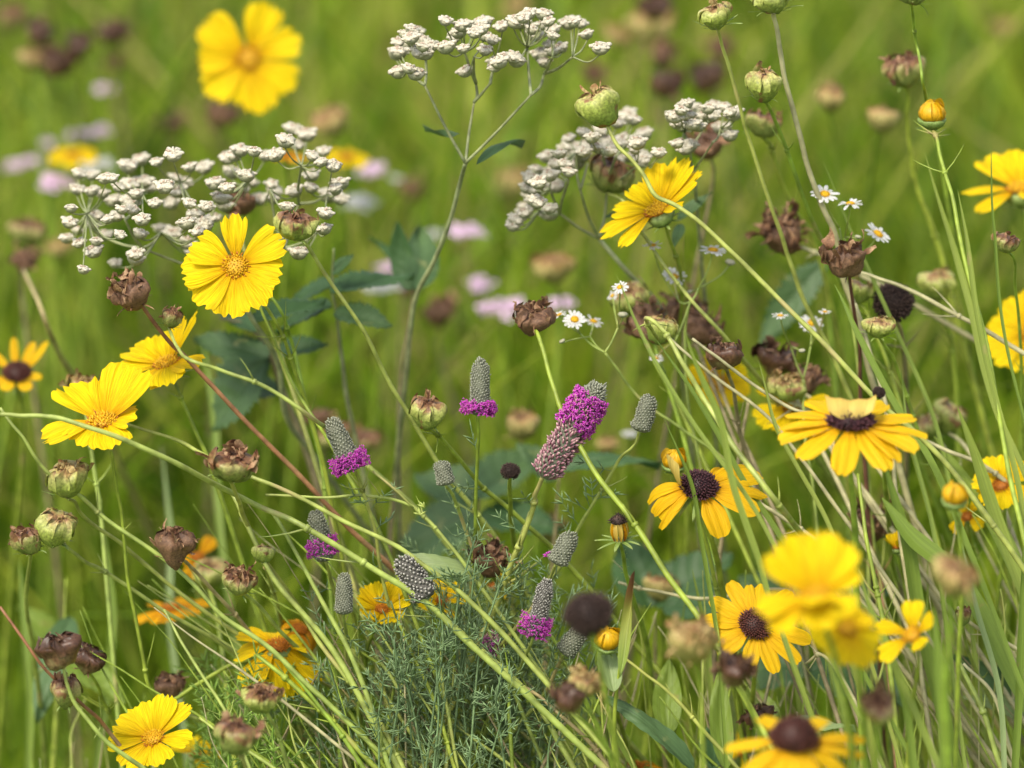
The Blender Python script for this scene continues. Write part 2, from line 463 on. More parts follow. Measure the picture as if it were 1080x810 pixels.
def coreopsis(x, y, r, b, n, path, label, petals=None, b1=3, mat=STEM_G, sr=2.1, pm=PETAL, roll=0.0, disc='y', kind='coreopsis_flower', group='yellow coreopsis flowers', elev=14, W=.34, cat='flower', npet=8, cal=True):
    pos = P(x, y, b)
    F = frame(pos, n, R(roll), r * PX(b))
    start = F @ Vector((0, 0, -.30))
    root = thing(kind, label, cat, base_of(start, path, b, b1), group)
    stem_part(root, start, path, b, b1, sr, mat, b)
    M = rel(root, F)
    if petals is None:
        o = rng.uniform(0, 45)
        petals = [(o + k * 360 / npet + rng.uniform(-6, 6), elev + rng.uniform(-6, 8), rng.uniform(-30, -8), rng.uniform(.92, 1.05)) for k in range(npet)]
    for k, q in enumerate(petals):
        az, el, cu, ln = q[:4]
        wm = q[4] if len(q) > 4 else 1.0
        tw = q[5] if len(q) > 5 else rng.uniform(-8, 8)
        mb = MB()
        petal(mb, ln * .88, W * wm, R(az), R(el), R(cu), .12, 'cor', cup=rng.uniform(.05, .22), twist=R(tw), seed=rng.random() * 1000, z0=.004 * k, bend=rng.uniform(-.04, .04))
        ob('petal', mb.mesh('petal', pm), root, M)
    mb = MB()
    lathe(mb, [(.17, -.02, 0), (.18, .03, .2), (.13, .06, .3), (.05, .075, .4)], 20)
    dome_florets(mb, .19, .06, 110, .075, .016, 0, 1, ring=.84, jit=.4)
    ob('flower_disc', mb.mesh('flower_disc', [DISC_Y if disc == 'y' else DISC_D, DISC_D]), root, M)
    if cal:
        mb = MB()
        lathe(mb, [(.05, -.31, 0), (.16, -.27, .1), (.24, -.17, .4), (.25, -.06, .7), (.17, -.02, 1)], 24, lambda g, t, rr, z: (rr * (1 + .05 * math.cos(8 * g)), z))
        c = ob('calyx', mb.mesh('calyx', BRACT), root, M)
        for k in range(8):
            mb = MB()
            petal(mb, .22, .04, k * math.pi / 4 + .3, R(rng.uniform(-10, 35)), R(-20), .16, 'bract', nu=4, nv=3, z0=-.25)
            ob('bract', mb.mesh('bract', BRACT), c)
    return root

def rudbeckia(x, y, r, b, n, path, label, petals, b1=3, mat=STEM_G, sr=2.6, pm=PETAL_R, dm=CONE_P, dr=.25, dh=.21, W=.165, roll=0.0, hairs=3, group='black-eyed susans', mats=None, cal=True, bent=None):
    pos = P(x, y, b)
    F = frame(pos, n, R(roll), r * PX(b))
    start = F @ Vector((0, 0, -.16))
    root = thing('black_eyed_susan', label, 'flower', base_of(start, path, b, b1), group)
    stem_part(root, start, path, b, b1, sr, mat, b, hairs=hairs)
    M = rel(root, F)
    for k, q in enumerate(petals):
        az, el, cu, ln = q[:4]
        wm = q[4] if len(q) > 4 else 1.0
        tw = q[5] if len(q) > 5 else rng.uniform(-10, 10)
        m2 = q[6] if len(q) > 6 else pm
        mb = MB()
        petal(mb, ln * .8, W * wm, R(az), R(el), R(cu), .2, 'rud', cup=rng.uniform(-.2, .3), twist=R(tw), seed=rng.random() * 1000, z0=.003 * k - .03, nu=14, bend=rng.uniform(-.05, .05), cpow=1.3)
        ob('petal', mb.mesh('petal', m2), root, M)
    mb = MB()
    lathe(mb, [(dr * .6, -.08, 0), (dr * .92, -.02, .1), (dr * .98, .04, .2), (dr * .85, dh * .55, .3), (dr * .5, dh * .85, .3), (dr * .1, dh * .97, .3)], 24, jit=.02)
    dome_florets(mb, dr, dh, 260, .055, .017, jit=.5, outfac=1.4, sides=4)
    ob('central_cone', mb.mesh('central_cone', dm), root, M)
    if cal:
        mb = MB()
        lathe(mb, [(.05, -.18, 0), (.17, -.14, .3), (.21, -.07, .6), (.16, -.04, 1)], 18)
        c = ob('calyx', mb.mesh('calyx', BRACT), root, M)
        for k in range(11):
            mb = MB()
            petal(mb, rng.uniform(.28, .42), .05, k * math.tau / 11, R(rng.uniform(-30, 5)), R(-50), .14, 'bract', nu=6, nv=3, z0=-.13)
            ob('bract', mb.mesh('bract', BRACT), c)
    return root

SCR = {'green': SCRAP, 'olive': SCRAP, 'peak': SCRAP_T, 'brown': SCRAP, 'maroon': SCRAP_M, 'tan': SCRAP_T}
def seedhead(x, y, r, b, n, path, label, kind='green', h=1.0, b1=3, mat=STEM, sr=2.1, top=.62, scraps=9, bracts=None, group='spent coreopsis seed heads', blen=.55, belev=10, name='seed_head', roll=None, point=0.0, cat='seed head', r1=None, ground=True, shag=0):
    h *= 1.12 * rng.uniform(.92, 1.08)
    n = (n[0] + rng.uniform(-.22, .22), n[1], n[2] + rng.uniform(-.2, .2))
    pos = P(x, y, b)
    F = frame(pos, n, R(rng.uniform(0, 360) if roll is None else roll), r * PX(b))
    start = F @ Vector((0, 0, -.78 * h)) if path is not None else pos
    root = thing(name, label, cat, base_of(start, path, b, b1), group)
    stem_part(root, start, path, b, b1, sr, mat, b)
    M = rel(root, F) @ Matrix.Diagonal((1, rng.uniform(.78, .98), 1, 1))
    mb = MB()
    lob = [rng.uniform(.86, 1.08) for _ in range(8)]
    lz = [rng.uniform(-.16, .2) for _ in range(8)]
    e1, e2 = rng.uniform(0, 6.28), rng.uniform(.04, .14)
    def fr(g, t, rr, z):
        a = g / (math.pi / 4)
        k = int(a) % 8; f = a % 1
        cr = abs(math.sin(math.pi * f)) ** .45
        up = max(0, (t - .3) / .7)
        rr *= (1 - .07 * (1 - cr) * t) * (1 + (lob[k] - 1) * .5 * t) * (1 + e2 * math.cos(g - e1))
        z += .03 * math.sin(5 * g + 4 * t)
        rr *= 1 + .035 * math.sin(9 * g + 7 * t + e1) + .07 * math.sin(2 * g + e1 * 2) + .05 * math.sin(3 * g - e1) * t
        return rr, z
    T = top
    prof = [(.12, -.82 * h, 0), (.34, -.78 * h, .06), (.56, -.62 * h, .14), (.75, -.40 * h, .24), (.89, -.14 * h, .36), (.98, .12 * h, .48),
            (.95, .32 * h, .60), (.80, .44 * h, .74), (.5, .46 * h, .9), (.2, .42 * h, 1)]
    lathe(mb, prof, 48, fr, jit=.012)
    cl = 42 + (1 - T) * 130 + point * 60           # how far the inner bracts fold shut over the seeds
    for k in range(8):
        m2 = MB()
        ln = rng.uniform(.72, 1.0) * (h * .75 + .25) + point * .9
        petal(m2, ln, rng.uniform(.30, .48), (k + rng.uniform(-.3, .3)) * math.pi / 4, R(74 + rng.uniform(-8, 6)), R(cl * rng.uniform(.7, 1.35) + rng.uniform(-24, 20)), .90 - .05 * (k % 2), 'bract', cup=-.28, twist=R(rng.uniform(-14, 14)), nu=9, nv=7, z0=-.12 * h, wob=.05, bend=rng.uniform(-.12, .12))
        mb.add(m2.v, m2.f, [(a_, .40 + .60 * b_) for a_, b_ in m2.uv], 0)
    sd = rng.random() * 100; wa = .34 if kind in ('brown', 'maroon') else .20
    mb.warp(wa, 1.1, sd, .6)
    ob('seed_cup', mb.mesh('seed_cup', CUPS[kind]), root, M)
    sm_ = SCR[kind]
    if scraps:
        mb = MB()
        for k in range(scraps):
            g = rng.uniform(0, math.tau)
            petal(mb, rng.uniform(.25, .60), rng.uniform(.05, .16), g, R(rng.uniform(50, 130)), R(rng.uniform(-150, 150)), T * rng.uniform(.15, .75), 'nar', cup=rng.uniform(-.8, .8), twist=R(rng.uniform(-150, 150)), nu=7, nv=4, z0=(.45 + point * .6) * h + rng.uniform(-.1, .1), bend=rng.uniform(-.3, .3), wob=.12)
        for k in range(shag):
            g = rng.uniform(0, math.tau); zz = rng.uniform(-.45, .55) * h
            petal(mb, rng.uniform(.4, .9), rng.uniform(.07, .2), g, R(rng.uniform(20, 110)), R(rng.uniform(-140, 170)), .80 * math.cos(zz), 'nar', cup=rng.uniform(-.9, .9), twist=R(rng.uniform(-160, 160)), nu=7, nv=4, z0=zz, bend=rng.uniform(-.35, .35), wob=.14)
        mb.warp(wa * 1.2, 1.3, sd, .8)
        ob('withered_petals', mb.mesh('withered_petals', sm_), root, M)
    nb = (6 if abs(b) < 9 else 0) if bracts is None else bracts
    for k in range(nb):
        mb = MB()
        petal(mb, blen * rng.uniform(.7, 1.2), .09, k * math.tau / max(nb, 1) + rng.uniform(-.2, .2), R(belev + rng.uniform(-20, 30)), R(rng.uniform(-50, 30)), .55, 'bract', cup=.3, twist=R(rng.uniform(-30, 30)), nu=5, nv=3, z0=-.66 * h)
        ob('bract', mb.mesh('bract', BRACT if kind in ('green', 'peak', 'olive') else SCR[kind]), root, M)
    return root

def clover(x0, y0, x1, y1, w, b, path, label, ring=None, mat=STEM, sr=2.0, b1=2, n_sc=None, pale=False, faded=0.0, foliage=0, fz=.15, flat=1.0, tops=None):
    """head from its base (x0, y0) to its tip (x1, y1), w wide, all in picture points"""
    A, B = P(x0, y0, b), P(x1, y1, b)
    z = (B - A); Lw = z.length; z.normalize()
    x = RGT - z * RGT.dot(z); x.normalize(); yv = z.cross(x)
    px = PX(b)
    F = Matrix.Translation(A) @ (Matrix((x, yv, z)).transposed() @ Matrix.Scale(w / 2 * px, 3)).to_4x4()
    H = Lw / (w / 2 * px)
    start = A.copy()
    root = thing('prairie_clover', label, 'flower', base_of(start, path, b, b1), 'prairie clover flower heads')
    st, smp = stem_part(root, start, path, b, b1, sr, mat, b)
    M = rel(root, F)
    mb = MB()
    def rad(t):
        return max(.02, min(1, (t / .10 + .25) ** .6) * (1 - .20 * t) * (1 - max(0, (t - .72) / .28) ** 2.4) ** .5)
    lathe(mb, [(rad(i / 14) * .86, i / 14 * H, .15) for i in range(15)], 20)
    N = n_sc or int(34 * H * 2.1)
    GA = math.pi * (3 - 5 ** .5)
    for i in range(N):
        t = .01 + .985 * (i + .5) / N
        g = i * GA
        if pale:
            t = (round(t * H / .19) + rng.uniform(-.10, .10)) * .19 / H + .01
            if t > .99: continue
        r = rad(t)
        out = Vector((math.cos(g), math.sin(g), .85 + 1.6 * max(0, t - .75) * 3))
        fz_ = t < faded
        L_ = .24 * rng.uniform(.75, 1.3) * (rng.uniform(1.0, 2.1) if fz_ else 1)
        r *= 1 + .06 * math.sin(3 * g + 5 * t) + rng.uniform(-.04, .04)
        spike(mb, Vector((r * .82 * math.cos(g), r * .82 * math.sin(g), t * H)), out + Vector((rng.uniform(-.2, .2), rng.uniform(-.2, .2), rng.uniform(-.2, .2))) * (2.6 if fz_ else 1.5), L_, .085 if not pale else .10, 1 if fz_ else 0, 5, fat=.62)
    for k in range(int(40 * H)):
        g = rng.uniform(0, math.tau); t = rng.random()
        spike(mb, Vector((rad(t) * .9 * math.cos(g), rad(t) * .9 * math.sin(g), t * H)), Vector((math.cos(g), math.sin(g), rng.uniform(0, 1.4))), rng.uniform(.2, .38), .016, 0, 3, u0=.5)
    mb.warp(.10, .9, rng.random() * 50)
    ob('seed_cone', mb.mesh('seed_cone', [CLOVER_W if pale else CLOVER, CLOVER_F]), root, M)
    if ring:
        t0, t1, thick, cnt, arc = ring
        mb = MB()
        for i in range(cnt):
            g = rng.uniform(0, math.tau) if not arc else rng.uniform(arc[0], arc[1])
            t = rng.uniform(t0, t1)
            r = rad(max(t, .05)) * .9
            o = Vector((math.cos(g), math.sin(g), rng.uniform(-.25, .6))).normalized()
            base = Vector((r * math.cos(g), r * math.sin(g), t * H))
            L_ = thick * rng.uniform(.45, 1.25)
            tipp = base + o * L_
            spike(mb, base, o, L_, .035, 0, 3, u1=.5)
            if rng.random() < .35: spike(mb, tipp, o + Vector((rng.uniform(-.5, .5), rng.uniform(-.5, .5), rng.uniform(-.5, .5))), .14, .045, 1, 3)
            for q in range(4):
                dd = (o * .5 + Vector((rng.uniform(-1, 1), rng.uniform(-1, 1), rng.uniform(-1, 1)))).normalized()
                spike(mb, tipp - o * .05, dd, rng.uniform(.14, .26), .055, 0, 3, u0=.3, fat=.6)
        ob('flower_ring', mb.mesh('flower_ring', [MAG, SCRAP_T]), root, M)
    if foliage:
        mb = MB()
        feathers(mb, smp[4:int(len(smp) * .95)], foliage, root.location, px)
        ob('foliage', mb.mesh('foliage', FEATHER), root)
    return root

def feathers(mb, sm, count, off, px, mi=0, size=1.0):
    for _ in range(count):
        i = rng.randrange(0, len(sm) - 1)
        p = sm[i].lerp(sm[i + 1], rng.random()) - off
        dd = (sm[i] - sm[i + 1]).normalized()
        a = (dd * rng.uniform(.1, .9) + Vector((rng.uniform(-1, 1), rng.uniform(-.7, .7), rng.uniform(-.4, .8)))).normalized()
        L_ = rng.uniform(22, 40) * px * size
        bend = Vector((rng.uniform(-.3, .3), rng.uniform(-.3, .3), rng.uniform(-.5, .2)))
        prev = p
        pts = [p + a * L_ * t + bend * L_ * t * t * .5 for t in (0, .33, .66, 1)]
        tube(mb, pts, .45 * px * size, .3 * px * size, 3, mi, cap=False)
        nl = rng.choice([2, 3])
        sd = a.cross(Vector((rng.uniform(-1, 1), rng.uniform(-1, 1), rng.uniform(-1, 1)))).normalized()
        for k in range(nl + 1):
            q = pts[min(k + 1, 3)] if k < nl else pts[3]
            for s in ((-1, 1) if k < nl else (0,)):
                d2 = (a * .8 + sd * s * .75 + Vector((rng.uniform(-.3, .3), rng.uniform(-.3, .3), rng.uniform(-.3, .3)))).normalized()
                spike(mb, q, d2, rng.uniform(9, 17) * px * size, 1.0 * px * size, mi, 3, fat=.5)

# --- white clustered heads
def white_head_mesh(seed):
    r_ = random.Random(seed)
    mb = MB()
    lathe(mb, [(.15, -.75, 0), (.5, -.62, .2), (.74, -.3, .6), (.80, -.02, 1)], 12, jit=.04, mi=1)
    e = r_.uniform(0, 6)
    lathe(mb, [(.70, -.10, .3), (.80, .02, .5), (.72, .16, .8), (.5, .24, .9), (.2, .27, .7)], 20, lambda g, t, r, z: (r * (1 + .10 * math.cos(5 * g + e)), z + .03 * math.sin(7 * g)), jit=.05)
    for k in range(5):
        g = (k * math.tau - e) / 5 + r_.uniform(-.2, .2)
        c = Vector((math.cos(g) * .74, math.sin(g) * .74, r_.uniform(-.02, .12)))
        blob(mb, c, r_.uniform(.26, .36), r_, 0, .55)
    for k in range(16):
        g = r_.uniform(0, math.tau); q = r_.uniform(0, .66)
        c = Vector((math.cos(g) * q, math.sin(g) * q, .20 + .08 * (1 - q) + r_.uniform(-.02, .04)))
        blob(mb, c, r_.uniform(.09, .17), r_, 2 if r_.random() < .35 else 0, .9)
    return mb.mesh('flower_head', [WHITE, WHITE_I, BUFF])
def blob(mb, c, r, r_, mi, sq):
    vs, uv = [], []
    for i in range(1, 4):
        th = math.pi * i / 4
        for k in range(6):
            g = math.tau * (k + .5 * (i % 2)) / 6
            q = r * r_.uniform(.82, 1.12)
            vs.append(c + Vector((math.sin(th) * math.cos(g) * q, math.sin(th) * math.sin(g) * q, math.cos(th) * q * sq)))
            uv.append((0, .5 + .5 * math.cos(th)))
    vs.append(c + Vector((0, 0, r * sq))); uv.append((0, 1))
    vs.append(c - Vector((0, 0, r * sq))); uv.append((0, .2))
    fs = []
    for i in range(2):
        for k in range(6):
            a, b_ = i * 6 + k, i * 6 + (k + 1) % 6
            c_, d_ = (i + 1) * 6 + k, (i + 1) * 6 + (k + 1) % 6
            fs.append((a, c_, d_, b_))
    for k in range(6):
        fs.append((18, k, (k + 1) % 6)); fs.append((19, 12 + (k + 1) % 6, 12 + k))
    mb.add(vs, fs, uv, mi)
WHEADS = [white_head_mesh(i) for i in range(7)]
def white_cluster(heads, tree, b, label, leaves=(), hr=6.3, bsp=3.0, mat=STEM_GR, rs=2.6, stem_b1=8):
    """tree: {node: (x, y, parent)}; node 'root' heads the main stem path"""
    nodes = {}
    for k, v in tree['nodes'].items():
        nodes[k] = P(v[0], v[1], b + rng.uniform(-.8, .8))
    px = PX(b)
    main = [nodes[tree['top']]] + [P(q[0], q[1], b + (stem_b1 - b) * (i + 1) / len(tree['stem'])) for i, q in enumerate(tree['stem'])]
    sm = catmull(main, 7); sm += to_ground(sm[-1], sm[-1] - sm[-3])
    root = thing('quinine_plant', label, 'flower', sm[-1].copy(), 'white flat-topped flower clusters')
    mb = MB()
    off = root.location
    tube(mb, sm, rs * px * .9, rs * px * 1.3, 8, 0, off, jit=.05)
    for k, v in tree['nodes'].items():
        if v[2]:
            a, c = nodes[v[2]], nodes[k]
            mid = (a + c) / 2 + UP * (-.0012) + RGT * rng.uniform(-.001, .001)
            tube(mb, catmull([a, mid, c], 5), rs * px * .7, rs * px * .5, 7, 0, off, jit=.05)
    if len(heads) < 80:
        heads = list(heads) + [(x + rng.uniform(-9, 9), y + rng.uniform(3, 10)) for x, y in rng.sample(list(heads), int(len(heads) * .55))]
    tips = [k for k in nodes if k not in [v[2] for v in tree['nodes'].values()] or k in tree.get('also', ())]
    placed = []
    for (hx, hy) in heads:
        bb = b + rng.uniform(-bsp, bsp)
        hp = P(hx, hy, bb)
        k = min(tips, key=lambda t: ((tree['nodes'][t][0] - hx) ** 2 + (tree['nodes'][t][1] - hy) ** 2))
        s = hr * 1.60 * PX(bb) * rng.uniform(.72, 1.15)
        nv = (rng.uniform(-.35, .35), .92, rng.uniform(.15, .6))
        F = frame(hp, nv, rng.uniform(0, 6), s)
        st = F @ Vector((0, 0, -.7))
        a = nodes[k]
        mid = a.lerp(st, .5) + (st - a).length * .16 * V((rng.uniform(-.5, .5), -1 if abs(st.x - a.x) > abs(st.z - a.z) else 0, .2))
        # pedicel rises towards its head
        mid = a.lerp(st, .55) + Vector((0, 0, -.25 * abs(st.x - a.x)))
        tube(mb, catmull([a, mid, st], 4), 1.0 * px, .75 * px, 5, 0, off)
        placed.append(F)
    ob('stem', mb.mesh('stem', mat), root)
    for F in placed:
        ob('flower_head', rng.choice(WHEADS), root, rel(root, F))
    for lf in leaves:
        leaf_part(root, *lf)
    return root

# --- leaves
def leaf_mesh(L, W, serr=0.0, fold=.25, curve=-.5, nu=16, elev=0.0, wav=.04, pw=.72, seed=None, mat=None, lob=0):
    r_ = random.Random(seed if seed is not None else rng.random())
    ph = [r_.uniform(0, 6.28) for _ in range(4)]
    mb = MB()
    S = nu
    x, z = 0.0, 0.0
    vs, uv = [], []
    nv = 11
    S = nu = 30 if W > .1 else 16
    for i in range(S + 1):
        u = i / S
        th = elev + curve * u
        if i:
            x += math.cos(th) / S; z += math.sin(th) / S
        w = max(.012, math.sin(math.pi * min(1, u ** pw)) ** .8)
        if lob: w *= .72 + .28 * abs(math.cos(lob * math.pi * u)) 
        for j in range(nv):
            v = -1 + 2 * j / (nv - 1)
            ww = w * W
            if abs(v) == 1 and serr: ww *= 1 + serr * (1 if i % 2 else -1) * .5
            hgt = fold * abs(v) * ww + wav * math.sin(ph[0] + 6 * u + 2.5 * v) * u + (.02 * W * 2.2 * math.cos(13 * math.pi * (u - abs(v) * .22)) * min(1, abs(v) * 3)) - .10 * W * math.exp(-(v / .12) ** 2)
            vs.append((x * L - math.sin(th) * hgt * L, v * ww * L + wav * L * math.sin(ph[1] + 3 * u), z * L + math.cos(th) * hgt * L))
            uv.append(((v + 1) / 2, u))
    fs = [(i * nv + j, i * nv + j + 1, (i + 1) * nv + j + 1, (i + 1) * nv + j) for i in range(S) for j in range(nv - 1)]
    mb.add(vs, fs, uv)
    # midrib, a raised rib under the blade
    mb.add([], [])
    return mb.mesh('leaf', mat)
def leaf_frame(x, y, x2, y2, b, b2, face):
    A, B = P(x, y, b), P(x2, y2, b2)
    d = (B - A); L = d.length; d.normalize()
    z = V(face); z = (z - d * d.dot(z)).normalized()
    yv = z.cross(d)
    return Matrix.Translation(A) @ Matrix((d, yv, z)).transposed().to_4x4(), L
def leaf_part(root, x, y, x2, y2, b, b2, wid, face=(0, .8, .6), mat=None, serr=0.0, curve=-.35, fold=.2, label=None, name='leaf', lob=0):
    F, L = leaf_frame(x, y, x2, y2, b, b2, face)
    me = leaf_mesh(L * 1.03, wid * PX(b) / L / 2, serr, fold, curve, elev=-curve / 2, mat=mat or LEAF_D, lob=lob)
    return ob(name, me, root, rel(root, F), label)
def leafy(label, cat, stem, b0, b1, leaves, mat=STEM_BR, sr=3.0, name='broadleaf_plant', group=None, extra=()):
    pts = stem
    sm = stempath(None, pts, b0, b1)
    root = thing(name, label, cat, sm[-1].copy(), group)
    mb = MB()
    px = PX(b0)
    tube(mb, sm, sr * px * .3, sr * px * 1.3, 8, 0, root.location, jit=.05)
    for e in extra:
        tube(mb, catmull([P(*q) for q in e], 6), sr * px * .45, sr * px * .6, 6, 0, root.location, jit=.05)
    ob('stem', mb.mesh('stem', mat), root)
    for lf in leaves:
        leaf_part(root, *lf[0], **lf[1])
    return root

# --- long blades: real grass leaves with a fold
def blade(pts, w, label, mat=None, b0=0, b1=2, group='grass blades among the flowers', name='grass_blade', face=(0.2, .3, .93), tip=True, cat='grass blade'):
    """pts from the tip down to the lowest point the photo shows; the blade then runs on to the ground"""
    sm = stempath(None, pts, b0, b1)
    root_loc = sm[-1].copy()
    n = len(sm)
    vs, uv = [], []
    z0 = V(face)
    for i, p in enumerate(sm):
        t = (sm[min(i + 1, n - 1)] - sm[max(i - 1, 0)]).normalized()
        u = i / (n - 1)
        zz = (z0 - t * t.dot(z0)).normalized()
        s = zz.cross(t)
        a = .25 * math.sin(2.2 * u + w)
        s = (s * math.cos(a) + zz * math.sin(a)); zz = s.cross(t) * -1
        ww = w * .5 * PX(b0) * (min(1, .06 + (i / 9.0) ** .8) if tip else 1) * (1 - .35 * max(0, u - .6) / .4)
        for v, hgt in ((-1, .32), (-.5, .12), (0, -.08), (.5, .12), (1, .32)):
            vs.append(p - root_loc + s * v * ww + zz * hgt * ww)
            uv.append(((v + 1) / 2, u))
    fs = [(i * 5 + j, i * 5 + j + 1, (i + 1) * 5 + j + 1, (i + 1) * 5 + j) for i in range(n - 1) for j in range(4)]
    mb = MB(); mb.add(vs, fs, uv)
    o = ob(name, mb.mesh(name, mat or BLADE))
    o.location = root_loc
    o['label'] = label; o['category'] = cat
    if group: o['group'] = group
    return o
def bare_stem(path, label, mat=None, r=2.0, b0=0, b1=2, group='bare flower stalks', name='bare_flower_stalk', cat='stalk', forks=(), nubs=()):
    sm = stempath(None, path, b0, b1)
    mb = MB()
    loc = sm[-1].copy()
    px = PX(b0)
    tube(mb, sm, r * px * .7, r * px * 1.25, 8, 0, loc, jit=.05)
    nodes_on(mb, sm, r * px, loc, abs(b0) < 4)
    for f in forks:
        tube(mb, catmull([P(*q) for q in f], 6), r * px * .55, r * px * .75, 6, 0, loc, jit=.05)
    for (nx, ny, nb) in nubs:
        p = P(nx, ny, nb) - loc
        for k in range(3):
            spike(mb, p, Vector((rng.uniform(-1, 1), rng.uniform(-.5, .5), rng.uniform(.2, 1))), 9 * px, 1.3 * px, 0, 4)
    o = ob(name, mb.mesh(name, mat or STEM))
    o.location = loc
    o['label'] = label; o['category'] = cat
    if group: o['group'] = group
    return o

# --- small daisies
def daisy(root, x, y, r, b, n, bud=False):
    F = frame(P(x, y, b), n, rng.uniform(0, 6), r * PX(b))
    mb = MB()
    if not bud:
        k0 = rng.choice([13, 14, 15])
        for k in range(k0):
            petal(mb, rng.uniform(.66, .84), .15, k * math.tau / k0 + rng.uniform(-.06, .06), R(rng.uniform(-8, 22)), R(rng.uniform(-35, 10)), .28, 'rud', nu=5, nv=4, wob=.03, seed=rng.random() * 99)
        f = ob('flower', mb.mesh('flower', RAYW), root, rel(root, F))
        d = MB()
        lathe(d, [(.3, -.05, 0), (.33, .04, .3), (.22, .13, .6), (.05, .17, .8)], 14)
        dome_florets(d, .32, .15, 60, .07, .035, jit=.3)
        ob('disc', d.mesh('disc', DISC_Y), f)
    else:
        lathe(mb, [(.2, -.5, 0), (.7, -.3, .2), (.95, .1, .6), (.7, .4, .9), (.2, .5, 1)], 12)
        f = ob('bud', mb.mesh('bud', WHITE_I), root, rel(root, F))
    return F @ Vector((0, 0, -.1 if not bud else -.45))
def daisy_sprig(flowers, tree, stem, b, label, b1=3):
    nodes = {k: P(v[0], v[1], b) for k, v in tree.items()}
    main = stempath(nodes['top'], stem, b, b1)
    root = thing('fleabane', label, 'flower', main[-1].copy(), 'small white daisies')
    px = PX(b)
    mb = MB(); off = root.location
    tube(mb, main, 1.4 * px, 1.9 * px, 7, 0, off)
    for k, v in tree.items():
        if v[2]: tube(mb, catmull([nodes[v[2]], nodes[k].lerp(nodes[v[2]], .5) - UP * .001, nodes[k]], 5), 1.2 * px, 1.0 * px, 6, 0, off)
    for fl in flowers:
        x, y, r, n, node = fl[:5]
        st = daisy(root, x, y, r, b + rng.uniform(-1, 1), n, len(fl) > 5)
        a = nodes[node]
        tube(mb, catmull([a, a.lerp(st, .5) + RGT * (st.x - a.x) * .15, st], 5), .9 * px, .8 * px, 5, 0, off)
    ob('stem', mb.mesh('stem', STEM), root)
    return root
# --- lilac flower heads of the far meadow
def lilac(x, y, r, b, label, path=None, flat=.5, white=False):
    pos = P(x, y, b)
    F = frame(pos, (rng.uniform(-.1, .1), .9, .5), 0, r * PX(b))
    st = F @ Vector((0, 0, -.2))
    path = path or [(x + rng.uniform(-8, 8), y + 60), (x + rng.uniform(-20, 20), y + 160)]
    root = thing('lilac_flower', label, 'flower', base_of(st, path, b, b + 1), 'lilac flowers in the far grass')
    stem_part(root, st, path, b, b + 1, 1.8, STEM_G, b)
    mb = MB()
    for k in range(26):
        g = rng.uniform(0, math.tau); q = rng.uniform(.1, .8)
        for j in range(5):
            m = MB()
            petal(m, .26, .09, j * math.tau / 5 + g, R(5), R(-15), .03, 'rud', nu=3, nv=3)
            c = Vector((math.cos(g) * q, math.sin(g) * q * .8, .15 * (1 - q) + rng.uniform(-.05, .08)))
            tl = Matrix.Rotation(rng.uniform(-.5, .5), 3, 'X') @ Matrix.Rotation(rng.uniform(-.5, .5), 3, 'Y')
            mb.add([tl @ Vector(v) + c for v in m.v], m.f, m.uv)
    ob('blossom', mb.mesh('blossom', RAYW if white else PINK), root, rel(root, F))
    return root
def bud(x, y, r, b, n, path, label, mat=STEM_G, b1=3, rude=False):
    F = frame(P(x, y, b), n, rng.uniform(0, 6), r * PX(b))
    st = F @ Vector((0, 0, -.95))
    root = thing('flower_bud', label, 'bud', base_of(st, path, b, b1), 'yellow flower buds')
    stem_part(root, st, path, b, b1, 2.1, mat, b)
    M = rel(root, F)
    mb = MB()
    lathe(mb, [(.5, -.5, 0), (.88, -.2, .2), (.95, .15, .4), (.8, .5, .6), (.45, .78, .8), (.1, .86, 1)], 30, lambda g, t, rr, z: (rr * (1 - .09 * abs(math.sin(4 * g + 2.6 * t))), z))
    for k in range(8):
        petal(mb, rng.uniform(1.2, 1.6), rng.uniform(.3, .42), k * math.tau / 8, R(rng.uniform(62, 76)), R(rng.uniform(85, 110)), .72, 'rud', cup=rng.uniform(-.5, .1), twist=R(rng.uniform(20, 50)), nu=9, nv=7, z0=-.35, wob=.10)
    ob('folded_petals', mb.mesh('folded_petals', BUDY), root, M)
    mb = MB()
    lathe(mb, [(.12, -1, 0), (.5, -.92, .2), (.84, -.66, .3), (.97, -.42, .4), (.93, -.34, .3)], 24, lambda g, t, rr, z: (rr, z + .10 * abs(math.sin(4 * g)) * t))
    c = ob('calyx', mb.mesh('calyx', BRACT), root, M)
    for k in range(7):
        mb = MB()
        petal(mb, rng.uniform(.45, .7), .1, k * math.tau / 7, R(rng.uniform(-15, 30)), R(20), .55, 'bract', nu=4, nv=3, z0=-.85)
        ob('bract', mb.mesh('bract', BRACT), c)
    return root
